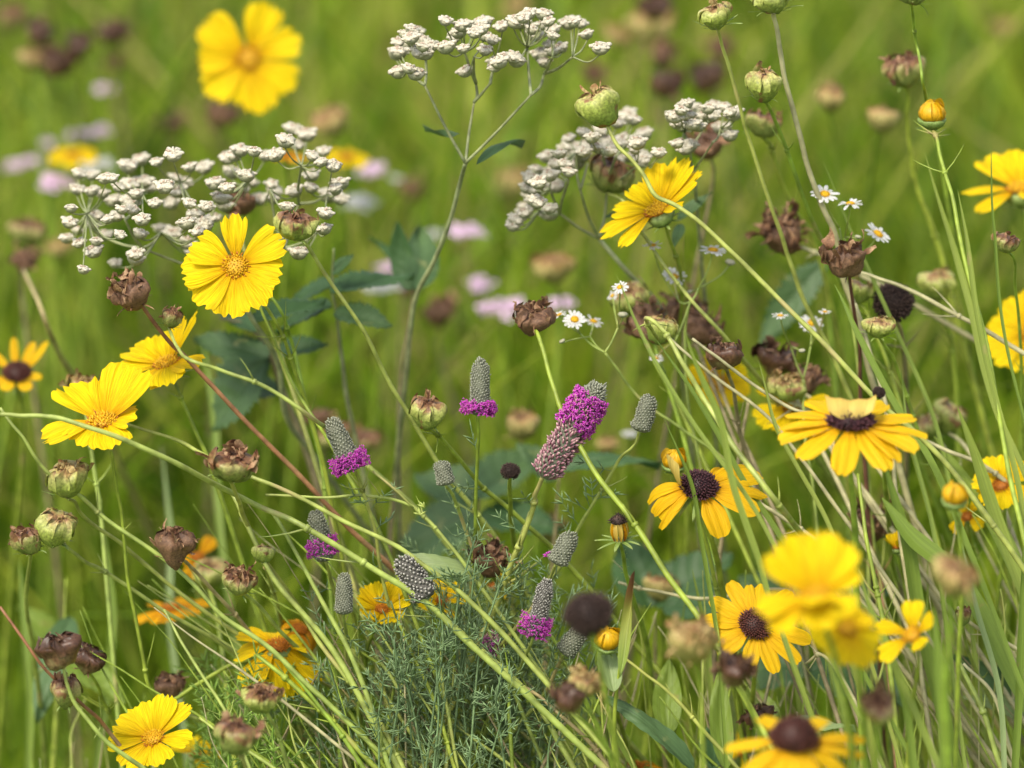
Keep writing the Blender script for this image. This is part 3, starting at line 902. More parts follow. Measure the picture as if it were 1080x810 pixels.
# ------------------------------------------------------------------ setting
def build_setting():
    m = bpy.data.materials.new('meadow_soil'); m.use_nodes = True
    nt = m.node_tree; N, L = nt.nodes.new, nt.links.new
    bs = nt.nodes['Principled BSDF']; bs.inputs['Roughness'].default_value = .9
    tc = N('ShaderNodeTexCoord')
    n1 = N('ShaderNodeTexNoise'); n1.inputs['Scale'].default_value = 3; n1.inputs['Detail'].default_value = 8
    L(tc.outputs['Object'], n1.inputs['Vector'])
    rp = N('ShaderNodeValToRGB')
    rp.color_ramp.elements[0].position = .35; rp.color_ramp.elements[0].color = (.07, .10, .02, 1)
    rp.color_ramp.elements[1].position = .65; rp.color_ramp.elements[1].color = (.16, .22, .04, 1)
    L(n1.outputs['Fac'], rp.inputs[0]); L(rp.outputs[0], bs.inputs['Base Color'])
    bp = N('ShaderNodeBump'); bp.inputs['Distance'].default_value = .02
    L(n1.outputs['Fac'], bp.inputs['Height']); L(bp.outputs[0], bs.inputs['Normal'])
    mb = MB()
    rings = [0.5, 2, 5, 10, 25, 60, 150, 400]
    vs, fs = [(0, 4, 0)], []
    S = 48
    for r in rings:
        for k in range(S):
            g = math.tau * k / S
            vs.append((r * math.cos(g), 4 + r * math.sin(g), 0 if r < 8 else .15 * math.sin(g * 3 + r)))
    for k in range(S):
        fs.append((0, 1 + k, 1 + (k + 1) % S))
    for i in range(len(rings) - 1):
        for k in range(S):
            a, b = 1 + i * S + k, 1 + i * S + (k + 1) % S
            fs.append((a, a + S, b + S, b))
    mb.add(vs, fs)
    g = ob('ground', mb.mesh('ground', m)); g['kind'] = 'structure'

def grass_field(name, label, N, xr, yr, hr, wr, mat, lean=.35, seg=7, tintf=None, dens=None, sag=.6, seed=1, leanbias=(0, 0)):
    g = np.random.default_rng(seed)
    y = yr[0] + (yr[1] - yr[0]) * g.random(N) ** .9
    x = (g.random(N) * 2 - 1) * (xr[0] + (xr[1] - xr[0]) * (y - yr[0]) / (yr[1] - yr[0]))
    if dens is not None:
        keep = g.random(N) < dens(x, y)
        x, y = x[keep], y[keep]; N = len(x)
    h = hr[0] + (hr[1] - hr[0]) * g.random(N) ** .8
    h = h * np.clip(.6 + .4 * (y - 2.2), .6, 1.0) if yr[0] < 2.7 else h
    az = g.random(N) * 2 * np.pi
    ln = lean * h * (g.random(N) ** .7 + .1)
    lx, ly = np.cos(az) * ln + leanbias[0] * h, np.sin(az) * ln + leanbias[1] * h
    w = wr[0] + (wr[1] - wr[0]) * g.random(N)
    fa = g.random(N) * 2 * np.pi
    sg = sag * g.random(N)
    t = np.linspace(0, 1, seg + 1)[None, :]
    cx = x[:, None] + lx[:, None] * t ** 1.8
    cy = y[:, None] + ly[:, None] * t ** 1.8
    cz = h[:, None] * (t - sg[:, None] * .45 * t ** 3)
    ww = w[:, None] * np.clip(1.15 - t ** 2.2, .04, 1) * np.clip(.55 + t * 2, 0, 1)
    dx, dy = np.cos(fa)[:, None] * ww * .5, np.sin(fa)[:, None] * ww * .5
    fx, fy = -np.sin(fa)[:, None] * ww * .18, np.cos(fa)[:, None] * ww * .18
    co = np.stack([np.stack([cx - dx, cy - dy, cz], -1), np.stack([cx + fx, cy + fy, cz], -1), np.stack([cx + dx, cy + dy, cz], -1)], 2)
    nv = (seg + 1) * 3
    co = co.reshape(-1, 3)
    base = (np.arange(N) * nv)[:, None, None, None]
    i = np.arange(seg)[None, :, None, None]; j = np.arange(2)[None, None, :, None]
    q = np.array([0, 1, 4, 3])[None, None, None, :]
    fc = (base + i * 3 + j + q).reshape(-1, 4)
    me = bpy.data.meshes.new(name)
    me.vertices.add(len(co)); me.vertices.foreach_set('co', co.ravel())
    me.loops.add(fc.size); me.loops.foreach_set('vertex_index', fc.ravel().astype(np.int32))
    me.polygons.add(len(fc)); me.polygons.foreach_set('loop_start', np.arange(len(fc), dtype=np.int32) * 4)
    me.polygons.foreach_set('loop_total', np.full(len(fc), 4, dtype=np.int32))
    me.polygons.foreach_set('use_smooth', np.ones(len(fc), dtype=bool))
    tn = g.random(N) if tintf is None else tintf(x, y, g)
    at = me.attributes.new('tint', 'FLOAT', 'POINT')
    at.data.foreach_set('value', np.repeat(tn, nv).astype(np.float32))
    me.materials.append(mat)
    me.update(calc_edges=True)
    o = ob(name, me)
    o['kind'] = 'stuff'; o['label'] = label
    return o

GRASS = leafmat('meadow_grass', [(0, (.045, .11, .008)), (.28, (.15, .28, .012)), (.6, (.30, .43, .020)), (.85, (.43, .49, .05)), (1, (.56, .46, .16))], .5, .5, 9, .14, tint=True, bump=0)
GRASS_W = leafmat('low_leaves', [(0, (.05, .11, .02)), (.5, (.14, .22, .035)), (1, (.22, .30, .05))], .5, .35, 20, .2, tint=True, bump=0)

def build_grass():
    def tf(x, y, g):
        p = .50 + .27 * np.sin(x * 11.1 + y * 4.3) + .25 * np.sin(x * 23 - y * 7.7 + 1.3) + .12 * np.sin(x * 41 + y * 13)
        return np.clip(p + g.normal(0, .20, len(x)), 0, 1)
    grass_field('grass', 'tall fine meadow grass, blurred behind the flowers', 15000, (.6, 1.1), (2.95, 5.6), (.34, .60), (.0028, .0065), GRASS, lean=.5, tintf=tf, seed=3, leanbias=(-.06, 0))
    grass_field('grass', 'wide bright grass leaves in the far meadow', 7000, (.7, 1.3), (3.1, 5.2), (.36, .64), (.006, .013), GRASS, lean=.6, tintf=tf, seed=5)
    grass_field('dry_grass', 'dry straw coloured grass threads in the far meadow', 1200, (.6, 1.3), (3.0, 5.4), (.40, .66), (.0022, .0045), GRASS, lean=.7, tintf=lambda x, y, g: np.clip(.9 + g.normal(0, .08, len(x)), 0, 1), seed=21, leanbias=(.12, 0))
    grass_field('grass', 'single tall grass leaves standing behind the flowers', 420, (.55, .75), (2.8, 3.5), (.46, .70), (.0028, .0065), GRASS, lean=.75, seg=10, tintf=lambda x, y, g: np.clip(.55 + g.normal(0, .22, len(x)), 0, 1), seed=31, leanbias=(.05, 0))
    grass_field('grass', 'loose grass of the wider meadow', 26000, (3.5, 7), (5.4, 14), (.3, .6), (.006, .012), GRASS, lean=.5, seg=4, tintf=tf, seed=8)
    grass_field('grass', 'grass at the sides of the flowers', 16000, (2.2, 3.0), (2.6, 5.4), (.3, .52), (.003, .007), GRASS, lean=.5, seg=5, tintf=tf, seed=9, dens=lambda x, y: (np.abs(x) > .55).astype(float))
    grass_field('ground_cover', 'dark low leaves between the flower stems', 9000, (.8, 1.1), (2.3, 4.0), (.10, .30), (.008, .022), GRASS_W, lean=.9, seg=5, seed=12, sag=1.1)
    grass_field('grass', 'green grass tangle under the flowers', 7000, (.55, .8), (2.45, 3.2), (.28, .46), (.002, .0045), GRASS, lean=.55, seed=14, tintf=lambda x, y, g: np.clip(.42 + g.normal(0, .22, len(x)), 0, 1))

def build_light():
    w = bpy.data.worlds.new('World'); scene.world = w; w.use_nodes = True
    nt = w.node_tree
    sky = nt.nodes.new('ShaderNodeTexSky'); sky.sky_type = 'NISHITA'; sky.sun_disc = False
    EL, AZ = SUN_EL, SUN_AZ
    sky.sun_elevation = R(EL)
    sky.sun_rotation = R(AZ)          # measured from +Y towards +X
    sky.air_density = 1.3; sky.dust_density = 3.0; sky.ozone_density = 1.0
    bg = nt.nodes['Background']
    hs = nt.nodes.new('ShaderNodeHueSaturation'); hs.inputs['Saturation'].default_value = .45   # thin white cloud
    nt.links.new(sky.outputs[0], hs.inputs['Color']); nt.links.new(hs.outputs[0], bg.inputs[0]); bg.inputs[1].default_value = SKY
    ld = bpy.data.lights.new('sun', 'SUN'); ld.energy = SUN_E; ld.angle = R(SUN_ANG); ld.color = (1, .91, .75)
    lo = bpy.data.objects.new('sun', ld); COL.objects.link(lo)
    d = Vector((math.sin(R(AZ)) * math.cos(R(EL)), math.cos(R(AZ)) * math.cos(R(EL)), math.sin(R(EL))))
    lo.rotation_euler = d.to_track_quat('Z', 'Y').to_euler()
    lo.location = d * 20
SUN_EL, SUN_AZ, SUN_E, SUN_ANG, SKY, EXPO = 58, -140, 2.3, 12.0, 0.15, 0.86

build_light(); build_setting(); build_grass()
scene.view_settings.view_transform = 'Standard'
scene.view_settings.look = 'None'
scene.view_settings.gamma = 1
scene.view_settings.exposure = EXPO
scene.render.engine = 'CYCLES'
scene.cycles.use_denoising = True
scene.cycles.max_bounces = 8
scene.cycles.transmission_bounces = 4
scene.cycles.sample_clamp_indirect = 6
UPN = (0, .94, .34)
# ------------------------------------------------------------------ yellow coreopsis
coreopsis(249, 281, 60, 0, (-.12, .28, .95), [(287, 335), (310, 385), (330, 450), (352, 540)], 'sharp yellow flower facing the lens under the big white cluster, beside a green seed head',
    [(92, 12, -12, .98, .72), (30, 16, -18, 1.02, 1.0), (-18, 12, -20, .86), (-58, 10, -15, .95), (-95, 6, -14, .98), (-136, 8, -16, 1.0), (-172, 10, -16, 1.0), (150, 14, -18, .9)], sr=2.0, b1=2)
coreopsis(176, 384, 62, 1.5, (-.32, .84, .42), [(196, 430), (217, 480), (232, 520)], 'tilted yellow flower partly hidden behind the russet stem, one long petal pointing right',
    [(95, 24, -18, .9), (135, 20, -18, 1.0), (170, 14, -20, .95), (52, 46, -10, .95, .5), (8, 50, -10, 1.2, .45), (-40, 8, -20, .75), (-85, 10, -30, .8), (-130, 4, -30, .75)], b1=2)
coreopsis(108, 445, 70, 0, (-.08, .85, .50), [(117, 480), (122, 505), (127, 540), (133, 590), (141, 645), (152, 700), (162, 732), (180, 738), (213, 720), (253, 698), (293, 700), (333, 713), (400, 745), (440, 790)], 'sharp yellow bowl-shaped flower at left, crossed by a long pale stem',
    [(128, 24, -16, 1.02), (88, 34, -8, .85, .7), (62, 40, -8, 1.06), (25, 34, 8, 1.1, .85), (-12, 18, -14, .5), (-75, 4, -24, .72), (-160, 0, -14, .98), (-125, 4, -30, .6)], sr=2.0)
coreopsis(263, 62, 60, 10.5, (-.02, .12, .99), [(266, 130), (262, 200), (258, 290)], 'large soft yellow flower at the top, wide open and far behind the rest',
    [(72, 16, -10, 1.08, 1.0), (140, 12, -14, 1.08, 1.05), (182, 10, -10, .92, .9), (222, 8, -18, 1.02, .95), (262, 5, -14, .86, .6), (285, 5, -14, 1.04, .9), (330, 10, -20, .98, .9), (20, 14, -10, 1.0, .85)], b1=14)
coreopsis(162, 779, 52, 0, (-.22, .74, .62), [(170, 820), (176, 860)], 'yellow flower at the bottom left corner, the orange disc tilted to the left',
    [(100, 30, -12, .9), (62, 34, -8, 1.0, .85), (30, 24, -8, 1.05, .8), (-20, 10, -14, .9, .8), (-80, 0, -30, .7), (-130, 2, -20, .9), (178, 8, -16, 1.0), (140, 20, -14, .95)])
coreopsis(293, 682, 55, 1.5, (-.05, .84, .52), [(300, 720), (318, 770), (330, 830)], 'drooping orange yellow flower behind crossing stems, its petals hanging like a skirt',
    [(-60, -42, -18, 1.15, 1.05), (-100, -45, -15, 1.1), (-135, -30, -20, 1.1), (-20, -35, -15, 1.15, .9), (150, 14, -25, .9, .8), (175, -10, -20, .9), (20, -10, -20, .5), (105, 10, -30, .5)], disc='d', elev=-30)
coreopsis(316, 664, 34, 2.5, (.3, .8, .5), [(322, 700), (350, 760)], 'wilted orange and brown flower just above the drooping yellow one',
    [(-70, -20, -60, 1.1), (-120, -10, -70, 1.0, .8), (-20, 10, -120, 1.0), (60, 20, -140, .9), (120, 30, -150, 1.0), (170, 20, -150, .9)], pm=PETAL_OLD, disc='d', group='withered orange flowers')
coreopsis(403, 643, 34, 1.0, (.1, .78, .6), [(386, 690), (392, 760)], 'small yellow flower with an orange base between two grey cones, seen from the side',
    [(100, 30, 0, 1.0), (60, 34, 0, 1.05), (140, 28, 0, 1.0), (20, 24, 0, 1.0), (170, 20, 0, .9), (-30, 0, 0, .7), (-90, -10, 0, .6), (-140, 0, 0, .7)], disc='d')
coreopsis(466, 634, 30, 2.0, (.1, .7, .7), [(480, 690), (500, 760)], 'small yellow flower half hidden by feathery leaves, right of the striped cone',
    [(100, 10, 0, 1.0), (50, 14, 0, 1.0, .7), (150, 10, 0, 1.0, .7), (0, 10, 0, 1.1, .6), (200, 0, 0, .9), (-60, -10, 0, .9, .6)], disc='d')
coreopsis(520, 618, 22, 3.5, (.1, .6, .7), [(526, 690), (540, 760)], 'scrap of a yellow flower deep among feathery leaves below the brown crumpled head',
    [(70, 10, 0, 1.0, .6), (10, 14, 0, 1.0, .7), (170, 10, 0, 1.0, .7), (-60, 10, 0, 1.1, .6)], disc='d')
coreopsis(694, 222, 60, 1.5, (-.42, .76, .46), [(718, 300, 3), (716, 400, 5)], 'golden flower seen from its side at upper right, below the second white cluster',
    [(0, 24, -5, 1.10, .9), (36, 32, -8, 1.12, 1.0), (75, 34, -8, 1.0, .9), (118, 24, -10, .9, .6), (152, 12, -10, .95, .7), (182, 2, -10, 1.2, .85), (214, -6, -8, 1.0, .6), (-40, 14, -10, .6, .6)], mat=STEM_G, b1=6)
coreopsis(1077, 200, 64, 5, (-.1, .92, .34), [(1090, 300), (1080, 420)], 'soft yellow flower cut by the right edge, high up',
    [(165, 2, -12, 1.05, .8), (120, 28, -10, 1.05), (80, 34, -10, 1.0), (205, -10, -14, .9, .8), (40, 20, -10, 1), (-20, 8, -14, .9), (-70, 8, -14, .9)], b1=6)
coreopsis(1088, 352, 52, 5, (-.35, .45, .82), [(1090, 420), (1085, 520)], 'soft yellow flower cut by the right edge, below the other one there',
    [(165, 8, -12, 1.0), (120, 10, -10, 1.0), (80, 14, -10, 1.0), (210, 8, -14, 1.0), (250, 0, -10, .9), (-20, 8, -14, .9), (30, 8, -14, .9)], b1=6)
coreopsis(862, 630, 74, -11, (-.12, .80, .55), [(884, 700), (895, 760), (900, 830)], 'biggest yellow flower, soft and close to the lens at the lower right',
    [(48, 40, -6, .95, .95), (80, 46, -6, 1.05, 1.0), (112, 46, -6, 1.06, 1.0), (142, 36, -6, 1.0, .95), (12, 26, -4, .7, .6), (-85, 4, -50, .6, .9), (188, 4, -14, .92, .8), (215, -4, -30, .85, .8), (-95, 60, -60, .6, 1.0), (-45, 10, -30, .6, .8)], mat=STEM_G, b1=-8, sr=2.8)
coreopsis(893, 664, 44, -9, (.25, .62, .72), [(905, 700), (910, 760), (914, 830)], 'ragged yellow flower tucked under the biggest one, its petals pointing down',
    [(-15, 6, -20, .9, 1.0), (-60, 2, -24, 1.15, 1.1), (-105, 2, -24, 1.1, 1.1), (-150, 4, -20, 1.05, 1.0), (35, 20, -10, .7, .9), (170, 10, -10, .9, .9), (100, 30, -10, .6)], mat=STEM_G, b1=-6, sr=2.6)
coreopsis(962, 670, 44, -5, (-.45, .55, .7), [(968, 712), (960, 760), (955, 830)], 'small soft yellow flower with few petals right of the biggest one',
    [(75, 24, -6, .9, .9), (148, 10, -10, 1.1, .6), (205, 2, -10, 1.0, .95), (10, 30, -10, .8, .7), (-60, 10, -10, .5, .7)], mat=STEM_G, b1=-3)
coreopsis(757, 403, 40, 5, (.1, .5, .8), [(770, 470), (790, 560)], 'soft yellow flower behind the maroon seed head, crossed by brown stems',
    [(30, 5, -10, .9), (-20, 5, -10, .9), (-70, 5, -10, .8), (-120, 5, -10, .8), (170, 5, -10, .9), (100, 5, -10, .8)], b1=6)
coreopsis(836, 430, 46, 3.5, (-.1, .85, .45), [(850, 480), (860, 560)], 'yellow flower half hidden behind the big black-eyed susan, below the blurred brown heads',
    [(170, -2, -14, 1.0, .9), (140, 20, -14, 1.1, .35), (210, -6, -20, .95, .9), (250, -8, -24, .9, .9), (-50, -8, -24, .9), (0, 5, -10, .9)], b1=5)
coreopsis(181, 642, 42, 6, (0, .95, .3), [(188, 690), (200, 760)], 'soft orange flower seen edge on at left behind the thin stems',
    [(195, -14, -10, 1.0, .7), (160, 10, -10, .6, .7), (60, 10, -10, .7, .7), (20, 6, -5, 1.1, .7), (-30, 0, -5, .8), (230, -20, -5, .7), (-90, -14, 0, .6)], pm=PETAL_OLD, disc='d', b1=8, group='withered orange flowers')
coreopsis(208, 588, 30, 7, (.2, .6, .6), [(212, 640), (230, 700)], 'soft brown-orange withered flower with one yellow petal behind the dark brown head',
    [(60, 10, 0, 1.1, .8), (-100, -10, 0, 1.0), (200, 0, 0, .6), (-40, -10, 0, .9, .8)], pm=PETAL_OLD, disc='d', b1=8, group='withered orange flowers')
coreopsis(1056, 512, 40, 2, (-.3, .6, .72), [(1060, 570), (1050, 640)], 'ragged yellow flower with an orange middle at the right edge',
    [(110, 16, -10, 1.0), (70, 16, -10, .95), (155, 14, -10, .8), (20, 10, -10, 1), (-40, 0, -30, .8), (200, 0, -40, .7), (-100, 0, -40, .7)], disc='d', b1=3)
coreopsis(1020, 545, 26, 3, (-.2, .5, .8), [(1028, 590), (1035, 650)], 'small yellow flower scrap below the orange bud near the right edge',
    [(110, 16, -10, .9), (50, 16, -10, .9, .7), (-40, 0, -30, .8), (220, 0, -40, .9)], disc='d', b1=4)
coreopsis(946, 578, 21, 2, (-.1, .95, .2), [(955, 620), (960, 680)], 'tiny closing yellow flower on a green stalk above the lone blurred brown bud',
    [(70, 60, 0, 1.0, .8), (120, 50, 0, 1.0, .8), (200, 50, 0, .9), (-60, 50, 0, .9), (0, 40, 0, .8)], disc='d', b1=3)
coreopsis(206, 797, 30, 4, (.1, .8, .4), [(212, 840), (215, 880)], 'soft orange yellow flower low behind the bottom left one',
    [(100, 20, -10, 1.0), (50, 16, -10, 1.0), (0, 10, -10, 1), (150, 10, -10, 1), (-60, 0, -20, .9)], disc='d', b1=5)
coreopsis(672, 808, 34, 3, (0, .9, .3), [(676, 850), (680, 880)], 'curled yellow flower rising from the middle of the bottom edge',
    [(100, 10, -60, 1.0, .6), (50, 16, -80, 1.0, .5), (0, 10, -60, 1, .5), (150, 10, -80, 1, .5), (-80, -10, -20, .6), (200, 10, -60, .8, .5)], disc='d', b1=4, pm=PETAL_OLD)
coreopsis(783, 793, 24, 6, (-.3, .4, .7), [(786, 840), (790, 880)], 'small yellow scrap left of the front dark-eyed flower at the bottom',
    [(90, 10, 0, 1.0, .6), (-70, 16, 0, 1.0, .6), (10, 10, 0, .7), (180, 10, 0, .6)], disc='d', b1=7)
coreopsis(302, 164, 24, 8, (.1, .9, .3), [(306, 220), (300, 300)], 'orange flower showing through the right end of the big white cluster',
    [(k * 60, 4, -20, 1, 1) for k in range(6)], pm=PETAL_OLD, disc='d', b1=10, group='withered orange flowers')
coreopsis(366, 166, 26, 13, (.1, .8, .4), [(366, 230), (370, 300)], 'blurred yellow and orange flower right of the big white cluster',
    [(k * 60 + 10, 4, -20, 1, 1) for k in range(6)], disc='d', b1=15)
coreopsis(77, 164, 28, 15, (0, .8, .4), [(80, 230), (84, 300)], 'blurred yellow flower among lilac ones at the left',
    [(k * 60 + 30, 4, -20, 1, 1) for k in range(6)], disc='d', b1=17)
# ------------------------------------------------------------------ black-eyed susans
rudbeckia(737, 514, 68, 0, (.10, .72, .68), [(752, 572), (758, 605), (770, 655), (782, 720), (790, 800)], 'sharp black-eyed susan with a pale petal folded over its left side',
    [(22, 12, -34, 1.15, 1.1), (4, 12, -50, 1.2, .8), (38, 14, -50, 1.1, .8), (-22, 4, -22, 1.05, 1.3), (-62, -16, -30, .90, 1.25), (54, 10, -110, 1.1, .6),
     (-150, -22, -48, .80, 1.1), (-164, -10, -75, .92, .8), (178, -8, -80, .98, .8), (-137, -20, -45, .95, .5), (188, 42, 55, .92, 1.45, 25, PETAL_PALE)], sr=3.2, hairs=5)
rudbeckia(797, 659, 60, 0, (.05, .48, .87), [(795, 712), (792, 760), (790, 830)], 'sharp black-eyed susan with twelve spread petals below the folded one',
    [(118, 4, -12, .98), (80, 6, -12, .80), (98, 10, -14, .75, .8), (148, 2, -18, .96), (172, 0, -20, .95), (198, -4, -24, .85), (222, -4, -22, .85), (262, -6, -20, .88), (292, -4, -22, .95), (320, -2, -16, 1.05), (345, -2, -16, 1.05), (45, 4, -14, .95)], dm=CONE_M, W=.155, sr=2.6, hairs=4, dr=.25, dh=.18)
rudbeckia(897, 446, 84, -3, (.02, .93, .36), [(898, 500), (900, 545), (903, 600), (906, 700)], 'soft black-eyed susan with one petal lying over its brown centre',
    [(-62, -14, -22, .96), (-98, -16, -22, .98), (-28, -6, -16, .96), (-5, -4, -14, 1.0), (-138, -12, -16, .95), (-165, -8, -12, .95), (180, -5, -12, .9), (20, 4, -16, .9), (60, 6, -16, .9), (120, 6, -16, .9), (150, 0, -16, .9),
     (92, 80, 200, .85, 1.9, 0, PETAL_PALE), (-45, -16, -20, .9, .8)], dr=.25, dh=.18, W=.17, b1=-1, sr=3.2)
rudbeckia(838, 782, 76, -8, (.02, .90, .42), [(838, 850), (838, 880)], 'soft dark-domed orange yellow flower at the bottom edge, near the lens',
    [(-95, -28, -20, .9), (-65, -26, -20, .9), (-125, -22, -20, .95), (-150, -14, -18, .95), (-35, -18, -18, .95), (-10, 0, -14, 1.0, .9), (5, 6, -14, 1.0, .8), (170, -6, -20, 1.0), (60, 0, -10, .9), (120, 0, -10, .9)], dm=CONE_M, dr=.30, dh=.34, b1=-7, pm=PETAL_R, sr=3)
rudbeckia(18, 394, 46, 6, (0, .75, .6), [(24, 450), (20, 540), (10, 640)], 'maroon-centred yellow flower at the left edge with upturned narrow petals',
    [(62, 35, 0, .9, .7), (100, 30, 0, 1.0, .6), (38, 30, 10, 1.1, .7), (140, 20, 0, 1.0, .7), (200, -10, 0, .8, .8), (-60, -10, 0, .5), (-120, -10, 0, .5), (-20, 0, 0, .5)], dm=CONE_M, dr=.28, dh=.22, pm=PETAL_R, b1=9)
# flower closing into a bud
def closing(x, y, r, b, path, label):
    F = frame(P(x, y, b), (-.08, .9, .3), .3, r * PX(b))
    st = F @ Vector((0, 0, -1.1))
    root = thing('closing_flower', label, 'flower', base_of(st, path, b, 3), 'black-eyed susans')
    stem_part(root, st, path, b, 3, 2.4, STEM_G, b, hairs=3)
    M = rel(root, F)
    for k in range(11):
        mb = MB(); petal(mb, 2.0, .2, k * math.tau / 11, R(62), R(60), .5, 'rud', cup=-.2, twist=R(8), nu=8, nv=5, z0=-.9)
        ob('petal', mb.mesh('petal', PETAL_PALE if k % 3 else PETAL_OLD), root, M)
    mb = MB(); lathe(mb, [(.3, .5, 0), (.62, .8, .3), (.66, 1.0, .5), (.4, 1.35, .8), (.1, 1.45, 1)], 18)
    dome_florets(mb, .6, .55, 90, .22, .06, z0=.85, jit=.7)
    ob('central_cone', mb.mesh('central_cone', CONE_K), root, M)
    c = MB(); lathe(c, [(.1, -1.15, 0), (.5, -1.0, .5), (.55, -.8, 1)], 14)
    c = ob('calyx', c.mesh('calyx', BRACT), root, M)
    for k in range(9):
        mb = MB(); petal(mb, rng.uniform(1.3, 2.3), .30, k * math.tau / 9, R(rng.uniform(-12, 15)), R(-15), .4, 'bract', nu=6, nv=5, z0=-.95, cup=.3)
        ob('bract', mb.mesh('bract', BRACT), c)
closing(653, 560, 12, 0, [(660, 600), (672, 645), (684, 690), (692, 760)], 'cream bud of folded petals with a dark crumbled tip on green bracts')
# bare dark cones
def bare_cone(x, y, r, b, n, path, label, mat=STEM, dm=CONE_K, b1=3, hh=1.0):
    F = frame(P(x, y, b), n, .3, r * PX(b))
    st = F @ Vector((0, 0, -.7))
    root = thing('bare_cone', label, 'seed head', base_of(st, path, b, b1), 'dark seed cones without petals')
    stem_part(root, st, path, b, b1, 2.5, mat, b)
    mb = MB()
    lathe(mb, [(.3, -.72, 0), (.8, -.5, .1), (.92, -.1, .2), (.8, .35, .2), (.45, .65, .3), (.1, .75, .3)], 24, jit=.03)
    dome_florets(mb, .95, .85, 330, .22, .06, z0=-.05, jit=.6)
    for k in range(120):
        g = rng.uniform(0, 6.28); z = rng.uniform(-.6, 0)
        rr = .9 - .5 * max(0, -z - .3)
        spike(mb, Vector((rr * math.cos(g), rr * math.sin(g), z)), Vector((math.cos(g), math.sin(g), -.3)), .25, .07, 0, 4)
    ob('seed_cone', mb.mesh('seed_cone', dm), root, rel(root, F))
bare_cone(942, 319, 19, 3, (.1, .6, .75), [(952, 360), (957, 420), (955, 500)], 'round black seed cone on a tan stalk at the right', STEM_BR, b1=6)
bare_cone(621, 648, 23, -9, (-.2, .7, .6), [(630, 690, -8), (650, 790, -7)], 'soft blackish brown ball near the lens below the grey cones', STEM_G, CONE_K, b1=-6)
bare_cone(538, 497, 9, 0, (0, .8, .5), [(537, 520), (541, 560), (550, 620)], 'tiny black dried bud right of the small grey cone', STEM_G)
bare_cone(632 + 295, 414, 6, -1, (.2, .6, .7), [(930, 440), (934, 500), (938, 560)], 'tiny black speck of a bud beside the petal-covered dark centre', STEM_G)

# ------------------------------------------------------------------ yellow buds
bud(983, 121, 16, 1, (0, .94, .3), [(987, 145), (995, 175), (1003, 205), (1017, 270), (1037, 350), (1057, 457), (1073, 537)], 'orange yellow bud on a long curved stalk at upper right', b1=-1)
bud(711, 486, 14, .5, (.05, .85, .5), [(722, 510), (735, 545), (752, 600), (766, 680)], 'plump yellow bud touching the folded black-eyed susan', b1=2)
bud(641, 675, 15, -.5, (0, .75, .65), [(644, 700), (650, 745), (670, 810)], 'glossy amber bud beside the soft black ball')
bud(1007, 523, 15, -5, (0, .8, .5), [(1012, 560), (1014, 640), (1010, 740)], 'soft orange bud below the long green leaves at right', b1=-3)

# ------------------------------------------------------------------ seed heads, nearly sharp
SH = seedhead
SH(136, 309, 20, 0, (-.15, .9, .45), [(150, 325), (177, 357), (200, 383), (247, 430), (300, 487), (350, 537), (392, 580), (427, 612), (470, 655), (520, 710)], 'ragged dark brown head topping the long russet stem at left', 'brown', 1.0, mat=STEM_R, sr=2.6, top=.8, scraps=16, shag=34, blen=.8)
SH(181, 335, 13, .5, (.1, .8, .5), [(186, 365, 0), (200, 380, -1.5), (233, 390, -1.5), (283, 410, -1.5), (333, 443, -1), (350, 457), (393, 495), (440, 538), (487, 592), (540, 650)], 'tiny withered green head just right of the brown one on the russet stem', 'olive', 1.0, sr=2.1, top=.8, scraps=10, shag=5, blen=.9)
SH(86, 408, 16, 3, (.2, .8, .5), [(92, 440), (100, 500), (110, 580)], 'soft tan and brown head behind the left yellow flower', 'tan', 1.0, top=.8, scraps=12, shag=10)
SH(246, 490, 31, -1, (.0, .92, .35), [(250, 525), (258, 545), (280, 592), (313, 638), (343, 680), (380, 740)], 'wide flat green and brown head with upright green sepals, lying over pale stems', 'olive', .62, top=.9, scraps=20, shag=10, bracts=8, blen=.5, belev=20, sr=2.6)
SH(70, 506, 26, 0, (-.15, .92, .4), [(78, 530), (90, 545), (124, 572), (160, 600), (240, 663), (300, 700), (345, 722), (400, 760)], 'yellow green cup with brown edge, leaning left of centre at the left side', 'peak', .9, top=.75, scraps=10, shag=3)
SH(60, 556, 23, 0, (.2, .9, .35), [(66, 574), (87, 590), (110, 603), (167, 640), (213, 667), (257, 697), (310, 740), (360, 783)], 'smooth yellow green head, the right one of a touching pair at the left edge', 'peak', 1.0, top=.68, scraps=4)
SH(28, 569, 18, 0, (-.45, .85, .3), [(31, 590), (28, 630), (34, 680), (42, 740)], 'brown-topped open cup, the left one of a touching pair at the left edge', 'olive', 1.0, top=.95, scraps=10, shag=6, sr=2.2, b1=5)
SH(184, 574, 20, 0, (-.1, .92, .35), [(197, 592), (230, 630), (273, 677), (320, 727), (360, 770)], 'dark brown papery head on a tan stem, alone between pale stems', 'brown', 1.05, mat=STEM_T, top=.8, scraps=12, shag=22)
SH(253, 613, 19, 0, (.05, .92, .35), [(263, 630), (293, 663), (337, 703), (370, 740), (400, 790)], 'brown and green cup with a ragged rim in front of the orange flowers', 'olive', .9, top=.92, scraps=14, shag=8)
SH(62, 686, 23, -1.5, (-.4, .85, .35), [(70, 720), (83, 747), (110, 780), (147, 807)], 'glossy maroon head, upper left of three crowded together at lower left', 'maroon', .95, top=.65, scraps=6, b1=-1)
SH(93, 694, 18, 1.5, (.3, .85, .35), [(103, 722), (110, 742), (120, 763), (140, 800)], 'reddish brown head, right one of three crowded at lower left, on a green stalk', 'maroon', .9, mat=STEM_G, top=.7, scraps=6)
